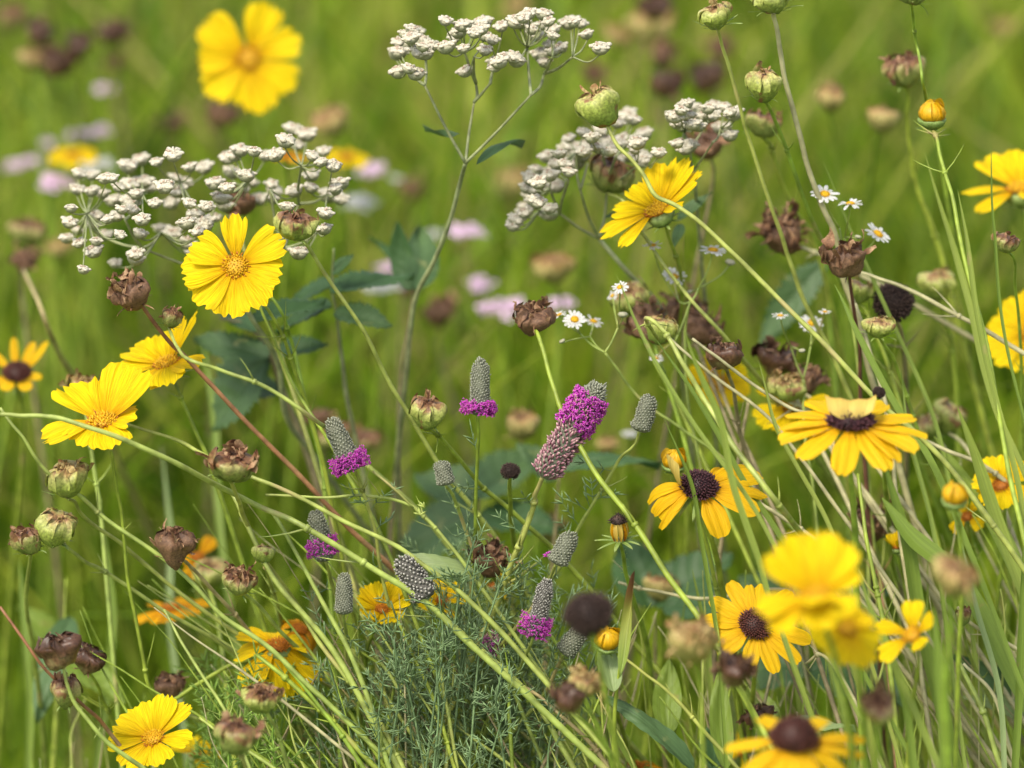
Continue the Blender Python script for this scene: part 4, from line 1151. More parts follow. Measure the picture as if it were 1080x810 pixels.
SH(70, 728, 20, -1, (-.1, .92, .35), [(84, 742), (100, 757), (117, 773), (150, 810)], 'green head with a dark torn top, lowest of three crowded at lower left', 'olive', .95, top=.8, scraps=12, shag=4)
SH(178, 724, 16, 2.5, (-.1, .9, .4), [(188, 745), (205, 756), (233, 770), (290, 812)], 'small brown withered head just above the bottom left yellow flower', 'brown', .9, top=.8, scraps=10, shag=10)
SH(278, 737, 21, -2, (.1, .88, .4), [(286, 757), (296, 785), (310, 830)], 'soft dark green head under the drooping orange flower', 'green', .75, top=.9, scraps=14, shag=6, b1=-1)
SH(248, 776, 23, -4, (.1, .88, .4), [(256, 800), (270, 840)], 'soft green brown head near the bottom edge, right of the yellow flower', 'olive', .9, top=.8, scraps=12, shag=10, b1=-3)
SH(450, 434, 21, 0, (.1, .94, .3), [(458, 456), (467, 464), (487, 487), (507, 512), (547, 545), (600, 597), (660, 667), (720, 740)], 'round yellow green head with a brown papery cap in the middle of the picture', 'green', .95, mat=STEM_G, top=.72, scraps=8, bracts=3, sr=2.3)
SH(562, 336, 20, 1, (.1, .92, .35), [(568, 353), (576, 385), (590, 425), (605, 460), (626, 495), (660, 540), (693, 590), (733, 645), (760, 690), (800, 760)], 'reddish brown head on a long olive stem that crosses the tall purple spike', 'brown', .9, mat=STEM_G, top=.85, scraps=12, shag=24, b1=-1.5, bracts=0, sr=2.6)
SH(311, 238, 22, -.5, (.1, .94, .3), [(322, 258), (345, 290), (383, 350), (403, 387), (432, 440), (463, 490), (500, 538), (530, 580), (570, 650)], 'green head with a maroon torn lip, right beside the sharpest yellow flower', 'green', .85, mat=STEM, top=.8, scraps=8, bracts=5, sr=2.2)
SH(249, 214, 20, 4, (-.1, .9, .4), [(256, 260), (280, 330), (310, 420)], 'soft dark maroon head above the sharpest yellow flower, in the white cluster', 'brown', .8, top=.9, scraps=14, shag=26, bracts=0)
SH(633, 111, 25, 0, (-.15, .92, .3), [(640, 134), (652, 152), (673, 178), (692, 205), (720, 222), (777, 270), (853, 347), (920, 417), (973, 463), (1020, 517), (1060, 570)], 'green and tan head with a tiny orange spike, on the longest diagonal stem', 'peak', .9, mat=STEM, top=.5, scraps=8, point=.15, b1=-.5, bracts=2, sr=2.3)
SH(644, 185, 25, 3.5, (.1, .9, .35), [(660, 215, 2), (680, 250, 2), (715, 300, 2), (760, 350, 2), (800, 400, 3)], 'soft reddish green head overlapping the second white cluster', 'olive', .8, top=.9, scraps=12, shag=8, sr=1.8)
SH(754, 16, 19, 0, (.05, .95, .25), [(759, 36), (765, 60), (780, 110), (790, 147), (805, 195), (822, 240), (832, 275), (850, 320), (870, 360), (900, 425)], 'green head near the top edge with a pale flared crown on a straw stem', 'peak', .85, top=.55, scraps=8, bracts=7, blen=.9, point=.1, sr=2.1)
SH(815, 0, 24, 0, (.0, .95, .1), [(817, 20), (822, 50), (830, 90), (841, 135), (853, 177), (868, 220), (884, 256), (890, 296), (907, 345), (920, 400), (950, 500)], 'green head cut by the top edge, its sepals spread over the stoutest straw stem', 'green', .6, mat=STEM_S, top=.7, scraps=6, bracts=8, blen=.8, sr=2.8)
SH(805, 89, 22, .5, (-.1, .96, .2), [(813, 115), (826, 150), (850, 215), (870, 262)], 'bulging green head drawn up to a tan tip between two straw stems', 'peak', .85, mat=STEM_G, top=.5, scraps=6, point=.3, bracts=5, blen=.7, b1=3)
SH(806, 130, 20, 4, (0, .94, .3), [(814, 160), (835, 215), (860, 260), (880, 330)], 'soft brown and green head right below the bulging green one', 'olive', .8, mat=STEM_G, top=.8, scraps=8, b1=6)
SH(891, 274, 21, 1, (0, .94, .3), [(895, 292), (902, 330), (906, 370), (908, 423), (912, 500)], 'dark brown ragged head on a thin blackish red stalk', 'brown', .9, mat=STEM_D, top=.85, scraps=12, shag=26, bracts=0, sr=2.0)
SH(905, 306, 18, 3, (.1, .94, .3), [(915, 330), (930, 370), (950, 430)], 'soft green cup tucked under the dark brown ragged head', 'peak', .8, mat=STEM_G, top=.8, scraps=3)
SH(927, 345, 17, 1, (.1, .92, .35), [(936, 368), (950, 400), (975, 470), (1000, 540)], 'bright green young head with spreading sepals below the round black cone', 'peak', .7, mat=STEM_G, top=.7, scraps=2, bracts=9, blen=.9, belev=25)
SH(988, 299, 21, 5, (.1, .9, .3), [(996, 330), (1004, 370), (1010, 440)], 'blurred green head between the round black cone and the right edge', 'peak', .95, mat=STEM_G, top=.6, scraps=4, b1=6)
SH(1061, 256, 15, 0, (.2, .9, .3), [(1070, 275), (1072, 310), (1076, 370), (1079, 440)], 'small opened green brown head with pale sepals at the right edge', 'olive', .7, mat=STEM_G, top=.9, scraps=6, bracts=7, blen=.9, belev=35, sr=1.6)
SH(961, -6, 20, 0, (0, .9, -.1), [(963, 12), (967, 50), (974, 90, .8), (984, 130, 4), (1000, 220, 5)], 'head cut by the top edge at right, only its pale sepals in view', 'olive', .6, mat=STEM_G, top=.7, scraps=3, bracts=7, blen=1.1, belev=10, sr=1.7)
SH(953, 74, 22, 4.5, (-.1, .94, .3), [(957, 100), (958, 130), (960, 160), (966, 190), (977, 225), (993, 270), (1010, 340)], 'soft brown-topped green head at upper right on a wavy green stalk', 'olive', .95, mat=STEM_G, top=.85, scraps=12, shag=8, sr=2.6, b1=6)
SH(875, 103, 20, 11, (0, .94, .3), [(880, 150), (885, 210), (890, 300)], 'blurred tan and green head left of the two at upper right', 'tan', .7, mat=STEM_G, top=.5, scraps=6, point=.3, b1=13)
SH(930, 125, 18, 10, (0, .94, .3), [(922, 160), (915, 210), (905, 300)], 'blurred tan head below and left of the orange yellow bud', 'tan', .9, mat=STEM_G, top=.7, scraps=6, b1=13, sr=3)
SH(825, 247, 25, 4.5, (.1, .8, .5), [(845, 262), (872, 270), (896, 285), (930, 300)], 'soft curled brown head near the tiny white daisies', 'brown', .9, mat=STEM_S, top=.9, scraps=16, shag=30, b1=5)
SH(666, 315, 24, 3.5, (-.2, .9, .3), [(676, 345), (700, 400), (730, 460)], 'soft lime green cup at the left of a crowd of brown heads', 'peak', .85, mat=STEM_G, top=.6, scraps=4)
SH(683, 342, 20, 3, (-.3, .5, -.2), [(690, 360, 3), (702, 400), (720, 460)], 'dark brown crumpled head hanging under the lime green cup', 'brown', .9, mat=STEM_G, top=.9, scraps=12, shag=24, bracts=0)
SH(698, 346, 19, 1.5, (.3, .8, .3), [(682, 336, -.5), (700, 350, -.8), (720, 382, -1), (745, 425, -1), (777, 475, -1.5), (830, 543, -1.5), (870, 600)], 'yellow green head whose olive stem passes in front of it', 'peak', .9, mat=STEM, top=.7, scraps=3, sr=2.5, bracts=2)
SH(722, 328, 22, 5, (.1, .9, .3), [(735, 365), (760, 430), (790, 500)], 'blurred brown head at the back of the crowd, left of centre right', 'brown', .9, mat=STEM_BR, top=.9, scraps=10, shag=24)
SH(742, 348, 20, 4.5, (.2, .9, .3), [(750, 380), (772, 440), (800, 500)], 'blurred dark head between the brown one and the maroon one', 'brown', .9, mat=STEM_BR, top=.9, scraps=10, shag=20)
SH(763, 374, 20, 1, (.0, .9, .3), [(768, 394), (775, 420), (782, 460), (800, 520)], 'maroon head with a dented green side above the blurred yellow flower', 'maroon', .9, mat=STEM_BR, top=.85, scraps=10, shag=5)
SH(816, 379, 21, 4, (.2, .9, .3), [(826, 400), (850, 440), (880, 500)], 'blurred maroon and green head, left above a paler ragged one', 'maroon', .8, mat=STEM_S, top=.85, scraps=10, shag=8)
SH(828, 410, 22, 3, (.1, .9, .3), [(846, 430), (870, 462), (910, 520)], 'soft pale green ragged head right above the yellow flower behind the susan', 'peak', .7, mat=STEM_S, top=.9, scraps=14, shag=6)
SH(852, 400, 15, 4, (.3, .9, .3), [(858, 425), (880, 470), (920, 530)], 'small blurred brown torn head right of the pale green ragged one', 'brown', 1.1, mat=STEM_S, top=.9, scraps=12, shag=18)
SH(550, 448, 22, 8, (-.1, .94, .3), [(552, 490), (556, 540), (560, 600)], 'blurred yellow green cup behind the tall purple spike', 'tan', .9, mat=STEM_G, top=.5, scraps=2, point=.1, b1=9)
SH(1002, 440, 21, 5, (.3, .9, .3), [(1018, 470), (1040, 500), (1060, 540)], 'blurred pale green head, right one of a pair above the long leaves', 'peak', .85, mat=STEM_S, top=.7, scraps=2)
SH(981, 448, 17, 5, (-.4, .8, .3), [(1000, 480), (1030, 520), (1050, 560)], 'blurred pale green head, left one of a pair above the long leaves', 'peak', .95, mat=STEM_S, top=.7, scraps=2)
SH(516, 590, 20, 1.5, (-.1, .8, .5), [(524, 615), (540, 660), (550, 720)], 'crumpled rust brown head above the feathery leaves in the lower middle', 'brown', .9, mat=STEM_G, top=.9, scraps=14, shag=40, bracts=0)
SH(731, 676, 27, -8, (0, .92, .35), [(736, 710), (740, 760), (744, 830)], 'blurred brown head near the lens, left above a darker one', 'tan', .9, mat=STEM_G, top=.8, scraps=14, shag=20, b1=-7)
SH(775, 706, 21, -6, (.1, .92, .35), [(786, 735), (800, 770), (812, 820)], 'blurred dark maroon head near the lens, left of the front dark-domed flower', 'maroon', .9, mat=STEM_G, top=.9, scraps=14, shag=20, b1=-5)
SH(600, 737, 18, -6, (-.2, .9, .3), [(612, 758), (627, 772), (657, 810)], 'blurred blackish brown head near the lens, left of its tan neighbour', 'maroon', .85, mat=STEM_G, top=.9, scraps=14, shag=14, b1=-4)
SH(616, 722, 19, -5, (.2, .92, .3), [(624, 750), (640, 790), (650, 830)], 'blurred tan and brown head leaning on the blackish one, bottom centre', 'tan', .85, mat=STEM_G, top=.9, scraps=14, shag=18, b1=-4)
SH(926, 744, 22, -9, (-.1, .6, .75), [(924, 780), (922, 820), (920, 850)], 'blurred round tan head with a dark mouth at the bottom right', 'olive', .9, mat=STEM_G, top=.7, scraps=10, shag=0, b1=-8, sr=3.4)
SH(1008, 610, 27, -11, (.15, .9, .3), [(1002, 660), (998, 720), (1000, 800)], 'most blurred round tan bud, close to the lens at the right', 'tan', .9, mat=STEM_G, top=.75, scraps=8, shag=2, b1=-9, sr=4.2)
SH(919, 552, 20, 3.5, (-.1, .8, .4), [(921, 580), (929, 620), (934, 660)], 'withered reddish brown twisted head on a russet stalk below the susan', 'brown', 1.1, mat=STEM_R, top=.9, scraps=14, shag=26, bracts=0)
SH(1016, 650, 10, .5, (0, .94, .3), [(1018, 672), (1030, 710), (1060, 770), (1075, 810)], 'tiny dark-tipped open head on a pale stem under the most blurred bud', 'olive', 1.2, mat=STEM, top=1.0, scraps=3, bracts=6, blen=1.2, belev=50)
SH(800, 205 + 550, 15, 1.5, (-.1, .9, .3), [(806, 776), (812, 800), (816, 830)], 'small black crumbled head in the shade left of the front dark-domed flower', 'maroon', .9, mat=STEM_G, top=.9, scraps=10, shag=20, bracts=0)
SH(278, 588 - 5, 12, .5, (.1, .9, .3), [(281, 600), (290, 630), (300, 680)], 'small pale green bud-like head near the two stems right of the dark brown one', 'peak', 1.1, mat=STEM, top=.5, scraps=1, bracts=5, blen=.8, belev=60)
SH(795, 608 - 415, 0.1, 30, UPN, None, 'x', scraps=0, bracts=0) if False else None
SH(222, 610 - 5, 22, 6, (-.1, .9, .3), [(226, 640), (236, 700)], 'blurred green young head between the dark brown head and the green brown cup', 'peak', .8, mat=STEM_G, top=.6, scraps=2)
SH(168, 612 + 50, 14, 6, (.1, .9, .3), [(172, 700), (180, 760)], 'blurred red-brown base of a spent flower left of the orange one', 'maroon', .9, mat=STEM_G, top=.7, scraps=2) if False else None
# ------------------------------------------------------------------ far blurred seed heads
FAR = [
 (120, 35, 16, 19, 'maroon', 'blurred dark head, left above the others at the top left corner'),
 (84, 47, 15, 17, 'maroon', 'blurred dark head, right of a pale cup at top left'),
 (60, 66, 19, 17, 'maroon', 'largest blurred dark head at top left'),
 (42, 34, 17, 18, 'maroon', 'blurred dark maroon head nearest the top left corner'),
 (34, 62, 15, 17, 'tan', 'blurred tan cup under the dark maroon head at top left'),
 (12, 20, 18, 20, 'olive', 'blurred olive head in the very top left corner'),
 (119, 66, 11, 20, 'maroon', 'small blurred dark spot of a head right of the top left group'),
 (234, 122, 19, 17, 'brown', 'blurred brown head under the large soft yellow flower'),
 (180, 130, 13, 20, 'brown', 'faint brown head left below the large soft yellow flower'),
 (348, 128, 22, 15, 'tan', 'blurred rust and tan head right of the large soft yellow flower'),
 (30, 245, 22, 12, 'olive', 'blurred green head at the left below the lilac flowers'),
 (24, 275, 17, 10, 'brown', 'blurred dark brown head low left of the big white cluster'),
 (62, 262, 15, 15, 'tan', 'blurred orange brown head beside the left end of the white cluster'),
 (690, 8, 22, 17, 'maroon', 'blurred maroon head at the top edge right of the tall white cluster'),
 (650, 38, 17, 19, 'tan', 'blurred tan head right of the tall white cluster'),
 (698, 58, 17, 18, 'brown', 'blurred brown head in the row of heads above the right white cluster'),
 (702, 90, 19, 15, 'maroon', 'blurred blackish head just above the right white cluster'),
 (688, 28, 24, 19, 'tan', 'pale blurred cup directly under the maroon head at the top edge'),
 (626, 78, 12, 20, 'brown', 'small blurred rusty spot of a head above the green and tan head'),
 (543, 192, 20, 19, 'tan', 'blurred tan cup with dark middle below the tall white cluster'),
 (585, 282, 22, 11, 'tan', 'blurred tan green cup above the reddish brown head'),
 (538, 198, 14, 22, 'brown', 'blurred dark spot of a head left of the second white cluster'),
 (434, 199, 15, 20, 'brown', 'blurred dark brown head left of the tall white plant stem'),
 (464, 330, 20, 15, 'brown', 'blurred dark brown smudge of a head behind the tall white plant stem'),
 (430, 300, 16, 16, 'brown', 'blurred dark head behind the paired dark leaves'),
 (386, 455 + 10, 18, 12, 'olive', 'blurred yellow green head behind the left purple flower'),
 (356, 460, 20, 10, 'olive', 'blurred olive head seen just above the left purple flower'),
 (760, 50, 16, 22, 'brown', 'faint brown head behind the straw stem at the top'),
 (748, 80, 20, 18, 'maroon', 'blurred reddish brown head between the right white cluster and the straw stem'),
 (745, 152, 20, 6, 'brown', 'soft brown head showing through the right white cluster'),
 (545, 8, 16, 24, 'tan', 'faint tan head behind the top of the tall white cluster'),
 (580, 556, 17, 9, 'tan', 'blurred tan head right of the crumpled rust brown one'),
 (700, 620, 18, 6, 'tan', 'blurred ochre head behind the twisted yellowing leaf'),
 (335, 440, 14, 16, 'brown', 'faint brown head between the thin stems left of the purple flower'),
 (640, 470, 13, 12, 'tan', 'small blurred cream head between the two purple plants'),
 (1060, 30, 14, 24, 'tan', 'faint pale head near the top right corner'),
]
for (x, y, r, b, kd, lb) in FAR:
    if y > 400: b = min(b, 11)
    if kd == 'maroon': kd = 'brown' if x % 2 else 'maroon'
    SH(x, y, r, b, (rng.uniform(-.2, .2), .92, .35), [(x + rng.uniform(-6, 8), y + 45), (x + rng.uniform(-20, 30), y + 150)], lb, kd, rng.uniform(.7, .95), mat=STEM_G if kd != 'brown' else STEM_BR, top=rng.uniform(.75, .95), scraps=8, shag=12 if kd in ('brown', 'maroon') else 0, bracts=0, b1=b + 1, group='blurred seed heads in the far grass')

# ------------------------------------------------------------------ prairie clover
TW = math.tau
clover(504, 438, 508, 380, 23, 0, [(504, 480), (502, 537), (498, 600), (496, 680)], 'grey cone with a magenta ring at its foot, straight upright, in the middle', (.02, .22, .68, 420, None), mat=STEM_G, foliage=6)
clover(373, 497, 349, 443, 25, -.3, [(379, 505), (393, 552), (403, 605), (420, 672), (425, 700), (437, 753)], 'grey cone leaning left over a magenta ring', (.02, .30, .68, 420, None), foliage=8)
clover(343, 592, 333, 540, 24, .6, [(350, 612), (360, 650), (366, 700)], 'grey cone with magenta tufts on both sides, left of centre', (.12, .45, .60, 170, None), foliage=4)
clover(572, 503, 635, 402, 33, 0, [(566, 520), (560, 540), (545, 583), (530, 620), (507, 673), (483, 733), (450, 810)], 'tallest purple flower spike, faded at the foot and magenta near its grey tip', (.50, .84, .42, 560, None), sr=3.0, faded=.78, n_sc=620, foliage=10)
clover(674, 455, 686, 419, 23, 0, [(668, 470), (653, 487), (627, 527), (610, 560), (588, 600), (560, 640), (525, 690)], 'grey green cone without flowers on a thin leafy stem right of the tall spike', foliage=10, sr=1.8)
clover(470, 512, 466, 487, 21, 0, [(477, 523), (487, 545), (505, 600), (520, 660)], 'smallest round grey cone, left of the tiny black bud', foliage=8, sr=2.0)
clover(362, 648, 363, 606, 20, 0, [(364, 665), (370, 700), (380, 760)], 'plain grey woolly cone left of the small yellow flower', foliage=6)
clover(450, 632, 424, 590, 31, 0, [(455, 650), (466, 690), (472, 740)], 'striped silver and brown cone tilted left in front of the pale leaf', pale=True, foliage=8)
clover(586, 595, 603, 563, 25, 0, [(580, 610), (566, 634), (540, 668), (510, 700), (480, 740)], 'grey cone with one tiny magenta speck on its left', (.05, .2, .3, 5, (2.6, 3.4)), foliage=8)
clover(562, 672, 578, 610, 21, 0, [(556, 690), (545, 710), (520, 750), (505, 800)], 'silver striped cone rising out of a loose magenta tuft', (.0, .34, .75, 260, None), pale=True, foliage=10)
clover(594, 690, 614, 664, 24, .5, [(590, 700), (573, 733), (540, 773), (510, 810)], 'grey cone below the soft black ball', foliage=5, sr=2.0)
clover(513, 692, 521, 668, 17, 1, [(508, 705), (500, 740), (490, 790)], 'little faded magenta head sunk in feathery leaves', (.1, .8, .3, 70, None), faded=1.0, foliage=10)
# ------------------------------------------------------------------ white clusters
def T3(l, ox=0, oy=0): return [(ox + x / 3, oy + y / 3) for x, y in l]
left = T3([(925,403),(970,420),(905,440),(940,455),(1025,475),(990,490),(1055,520),(1015,510),(985,550),(930,600),(985,590),(1062,600),(1040,615),(1030,670),(1025,720),(1075,575),(1078,625),
 (760,470),(720,495),(805,475),(840,490),(870,485),(735,540),(780,550),(800,575),(720,590),(680,575),(860,580),(865,625),(820,625),(645,525),(600,525),(548,485),(495,510),(445,500),(405,520),(455,570),(520,585),(585,575),(555,560),
 (250,545),(290,550),(330,560),(355,560),(375,590),(410,580),(245,595),(290,600),(360,630),(405,630),(430,610),(225,655),(300,680),(340,690),(370,680),(325,610),(220,700),(245,725),(210,750),(250,765),(330,740),(380,740),(305,760),(295,790),
 (450,690),(445,735),(510,720),(545,735),(420,660),(490,640),(600,640),(620,675),(655,650),(680,685),(590,700),(625,730),(595,765),(650,700),(430,800),(540,640),(560,600),(700,620),(760,610),(265,850),(365,830),(430,815),(945,795),(880,760),(960,700),(910,650)])
left += [(x + rng.uniform(-8, 8), y + rng.uniform(4, 12)) for x, y in rng.sample(left, 100 - len(left))] if len(left) < 100 else []
white_cluster(left[:100], {'top': 'g', 'stem': [(262, 330), (292, 380), (302, 440), (330, 480)],
  'nodes': {'g': (245, 292, None), 'a': (150, 262, 'g'), 'a1': (105, 248, 'a'), 'a2': (132, 232, 'a'), 'a3': (92, 225, 'a1'), 'a4': (150, 205, 'a2'), 'a5': (170, 245, 'a'), 'b': (215, 245, 'g'), 'b1': (200, 222, 'b'), 'b2': (232, 205, 'b'), 'b3': (262, 190, 'b2'), 'b4': (190, 192, 'b1'),
    'c': (300, 262, 'g'), 'c1': (315, 215, 'c'), 'c2': (345, 205, 'c1'), 'c3': (318, 175, 'c1'), 'c4': (335, 245, 'c'), 'c5': (285, 200, 'c')}}, 2.2, 'widest white flower cluster, spread above the sharp yellow flower at left', hr=7.0, bsp=2.5, stem_b1=5,
  leaves=[(262, 330, 215, 318, 3, 5, 30, (0, .8, .5), LEAF_D, .25), (268, 340, 340, 318, 3, 4, 34, (0, .8, .5), LEAF_D, .25)])
top = T3([(590,40),(640,40),(655,65),(605,90),(550,65),(505,80),(450,65),(330,62),(370,95),(410,85),(385,75),(455,110),(455,155),(330,143),(285,140),(225,90),(205,105),(180,130),(250,122),(247,160),(178,165),(215,213),(180,222),(390,222),(515,178),(548,178),(670,110),(693,147),(630,165),(735,68),(775,105),(757,70),(820,147),(385,150),(490,190),(240,95),(575,52),(670,90),(720,66)], 360, 0)
white_cluster(top, {'top': 'n', 'stem': [(486, 190), (474, 235), (458, 275), (437, 320), (428, 400), (420, 470), (420, 520)],
  'nodes': {'n': (491, 172, None), 'l': (448, 90, 'n'), 'l1': (430, 72, 'l'), 'l2': (449, 62, 'l'), 'm0': (500, 108, 'n'), 'm1': (502, 88, 'm0'), 'm2': (490, 55, 'm1'), 'm3': (517, 88, 'm0'), 'm4': (523, 62, 'm3'), 'm5': (500, 60, 'm1'),
    'r0': (560, 100, 'n'), 'r1': (574, 78, 'r0'), 'r2': (556, 50, 'r0'), 'r3': (604, 60, 'r1'), 'r4': (583, 60, 'r1')}}, 1.2, 'tall white flower cluster at the top centre on a forked grey green stem', hr=7.0, bsp=1.5, rs=2.6, stem_b1=6,
  leaves=[(499, 172, 556, 152, 1.5, 3, 11, (0, .6, .7), LEAF_D, 0.0, -.6), (486, 140, 447, 137, 1.5, 3, 8, (0, .5, .8), LEAF_B, 0.0, .5)])
mid = T3([(905,360),(875,385),(820,410),(765,415),(790,435),(890,440),(955,420),(850,475),(1005,480),(950,490),(885,500),(720,435),(740,480),(650,490),(705,470),(680,515),(745,510),(720,540),(620,535),(660,550),(600,560),(630,580),(680,585),(600,615),(580,650),(555,690),(660,655),(640,600),(590,590),(695,500),(760,490),(930,470),(805,460),(770,460),(840,440),(600,630),(580,670)], 360, 0)
white_cluster(mid, {'top': 'n', 'stem': [(660, 285), (700, 330), (720, 400), (730, 480)],
  'nodes': {'n': (632, 252, None), 'a': (590, 225, 'n'), 'a1': (570, 222, 'a'), 'a2': (580, 200, 'a'), 'a3': (600, 190, 'a'), 'b': (612, 200, 'n'), 'b1': (620, 172, 'b'), 'b2': (608, 160, 'b'), 'c': (640, 195, 'n'), 'c1': (650, 165, 'c'), 'c2': (672, 175, 'c'), 'c3': (635, 160, 'c')}}, 3.0, 'second white flower cluster, right of centre and behind the green and tan head', hr=7.0, bsp=2.0, stem_b1=6,
  leaves=[(640, 232, 690, 222, 3, 4, 9, (0, .6, .7), LEAF_D, 0.0)])
rt = T3([(10,325),(45,340),(80,340),(100,330),(130,335),(160,355),(15,360),(15,395),(50,395),(125,400),(20,455),(-25,365),(-5,345),(60,365)], 720, 0) + [(712, 122), (714, 150)]
white_cluster(rt, {'top': 'n', 'stem': [(735, 220), (742, 300), (750, 400)],
  'nodes': {'n': (732, 180, None), 'a': (728, 155, 'n'), 'a1': (722, 138, 'a'), 'a2': (745, 130, 'a'), 'b': (752, 150, 'n'), 'b1': (760, 135, 'b')}}, 2.5, 'smallest white flower cluster, just above the golden side-on flower', hr=7.0, bsp=1.5, rs=2.0, stem_b1=6)

# ------------------------------------------------------------------ daisies
FN = lambda: (rng.uniform(-.2, .2), .8, .5)
daisy_sprig([(606, 337, 12, (.05, .55, .8), 'a'), (590, 332, 8, (-.4, .8, .3), 'a'), (626, 339, 11, (.2, .85, .4), 'b'), (593, 360, 4, (-.5, .8, .2), 'b', 1), (654, 303, 9, (-.2, .7, .6), 'c'), (646, 312, 7, (-.5, .6, .5), 'c'), (657, 332, 6, (0, .9, .2), 'c', 1)],
  {'top': (638, 372, None), 'a': (612, 352, 'top'), 'b': (622, 355, 'top'), 'c': (652, 345, 'top')}, [(655, 395), (677, 423), (720, 453), (770, 490), (820, 540)], 1.8, 'white daisies with yellow eyes right of the reddish brown head, on a thin branching stem')
daisy_sprig([(752, 264, 15, (.1, .9, .35), 'a'), (770, 277, 6, (.2, .9, .3), 'a', 1), (711, 292, 13, (.1, .7, .6), 'b'), (688, 259, 11, (-.1, .92, .3), 'b'), (728, 308, 4, (-.1, .9, .3), 'a', 1), (692, 378, 8, (0, .8, .5), 'c')],
  {'top': (728, 318, None), 'a': (737, 304, 'top'), 'b': (716, 318, 'top'), 'c': (712, 360, 'top')}, [(722, 350), (726, 420), (740, 500)], 2.4, 'white daisies on forked thin stalks below the golden side-on flower')
daisy_sprig([(870, 205, 15, (.05, .75, .55), 'a'), (897, 215, 13, (0, .94, .25), 'b'), (926, 247, 15, (.45, .7, .5), 'c'), (905, 250, 4, (.2, .9, .2), 'b', 1)],
  {'top': (893, 275, None), 'a': (885, 240, 'top'), 'b': (891, 250, 'top'), 'c': (908, 268, 'top')}, [(899, 330), (905, 400), (915, 480)], 2.2, 'three white daisies above the dark brown ragged head at right')
daisy_sprig([(823, 333, 9, (0, .9, .3), 'a'), (856, 341, 13, (.1, .65, .7), 'b'), (870, 329, 7, (.1, .9, .3), 'b'), (846, 370, 4, (-.1, .9, .3), 'a', 1)],
  {'top': (847, 400, None), 'a': (834, 365, 'top'), 'b': (855, 365, 'top')}, [(848, 430), (852, 480), (860, 540)], 2.8, 'small white daisies behind the long diagonal stem at right')

# ------------------------------------------------------------------ lilac flowers far off
for (x, y, r, b, lb, w) in [
 (110, 95, 14, 20, 'single blurred pale lilac flower at upper left', 0), (15, 175, 15, 19, 'blurred lilac flower at the left edge', 0), (36, 170, 15, 19, 'blurred lilac flower, second from the left edge', 0), (49, 152, 12, 20, 'small blurred lilac flower above the pair at the left edge', 0),
 (83, 143, 18, 18, 'blurred lilac flower, left one of a pair above the yellow blur', 0), (107, 138, 16, 19, 'blurred lilac flower, right one of a pair above the yellow blur', 0), (60, 193, 24, 15, 'widest blurred lilac flower behind the left end of the white cluster', 0),
 (100, 176, 22, 16, 'blurred white flower behind the left white cluster', 1),
 (392, 180, 18, 17, 'blurred lilac flower right of the big white cluster', 0), (380, 215, 22, 16, 'blurred whitish flower at the right end of the big white cluster', 1), (492, 245, 22, 14, 'blurred lilac flower behind the tall white plant stem', 0), (458, 248, 12, 17, 'small blurred cream flower left of the tall white plant stem', 1),
 (402, 303, 24, 14, 'blurred white flower left of the paired dark leaves', 1), (408, 283, 14, 16, 'small blurred lilac flower above the white one by the dark leaves', 0), (506, 300, 20, 15, 'blurred lilac flower above the long white blur', 0), (530, 327, 28, 14, 'long blurred whitish flower left of the reddish brown head', 0), (590, 320, 18, 13, 'blurred lilac flower behind the reddish brown head', 0),
 (418, 188, 8, 18, 'tiny blurred white flower left of the tall white plant', 1), (664, 458, 9, 9, 'small blurred white flower left of the plain grey green cone', 1)]:
    lilac(x, y, r, b, lb, white=bool(w))

# ------------------------------------------------------------------ broad leaves
K = dict
leafy('brown-stemmed plant with paired dark leaves right of the white cluster', 'plant', [(437, 302), (428, 360), (421, 420), (419, 480), (415, 540)], 6, 6.5,
  [((434, 306, 418, 236, 6, 6, 30), K(mat=LEAF_D, face=(-.5, .3, .8), curve=.4)), ((438, 306, 440, 240, 5.6, 6.5, 40), K(mat=LEAF_B, face=(.4, .3, .8), serr=.1)), ((436, 300, 392, 250, 7, 7, 14), K(mat=LEAF_D, face=(0, .8, .5)))], sr=2.8)
leafy('dark leafy weed with jagged leaves behind the sharp yellow flower', 'plant', [(352, 262), (351, 295), (354, 330), (362, 390), (372, 450)], 3.5, 5,
  [((350, 322, 292, 352, 4, 4.5, 44), K(mat=LEAF_D, serr=.3, face=(0, .8, .5))), ((352, 310, 432, 290, 4, 5, 40), K(mat=LEAF_D, serr=.3, face=(.1, .9, .4))), ((352, 330, 412, 345, 4, 4, 44), K(mat=LEAF_B, serr=.25, face=(.1, .8, .5))),
   ((350, 300, 305, 325, 4.5, 5, 40), K(mat=LEAF_D, serr=.25)), ((351, 290, 372, 268, 4, 4, 16), K(mat=LEAF_D, serr=.2))], sr=2.6, mat=STEM_GR)
leafy('big blue green leaves on a thick tan stem behind the russet one', 'plant', [(232, 336), (262, 345), (286, 375), (300, 420), (322, 470), (345, 540)], 5, 6,
  [((285, 375, 205, 360, 5, 5.5, 40), K(mat=LEAF_B, serr=.25, face=(0, .7, .7))), ((285, 380, 225, 450, 5.5, 6, 80), K(mat=LEAF_B, serr=.2, face=(-.2, .6, .7))), ((290, 372, 345, 365, 5, 5, 36), K(mat=LEAF_D, serr=.3, face=(0, .8, .5))), ((270, 350, 230, 320, 5, 6, 26), K(mat=LEAF_D, serr=.2)), ((296, 410, 240, 415, 6, 6, 40), K(mat=LEAF_B, serr=.2))], sr=4.6, mat=STEM_BR)
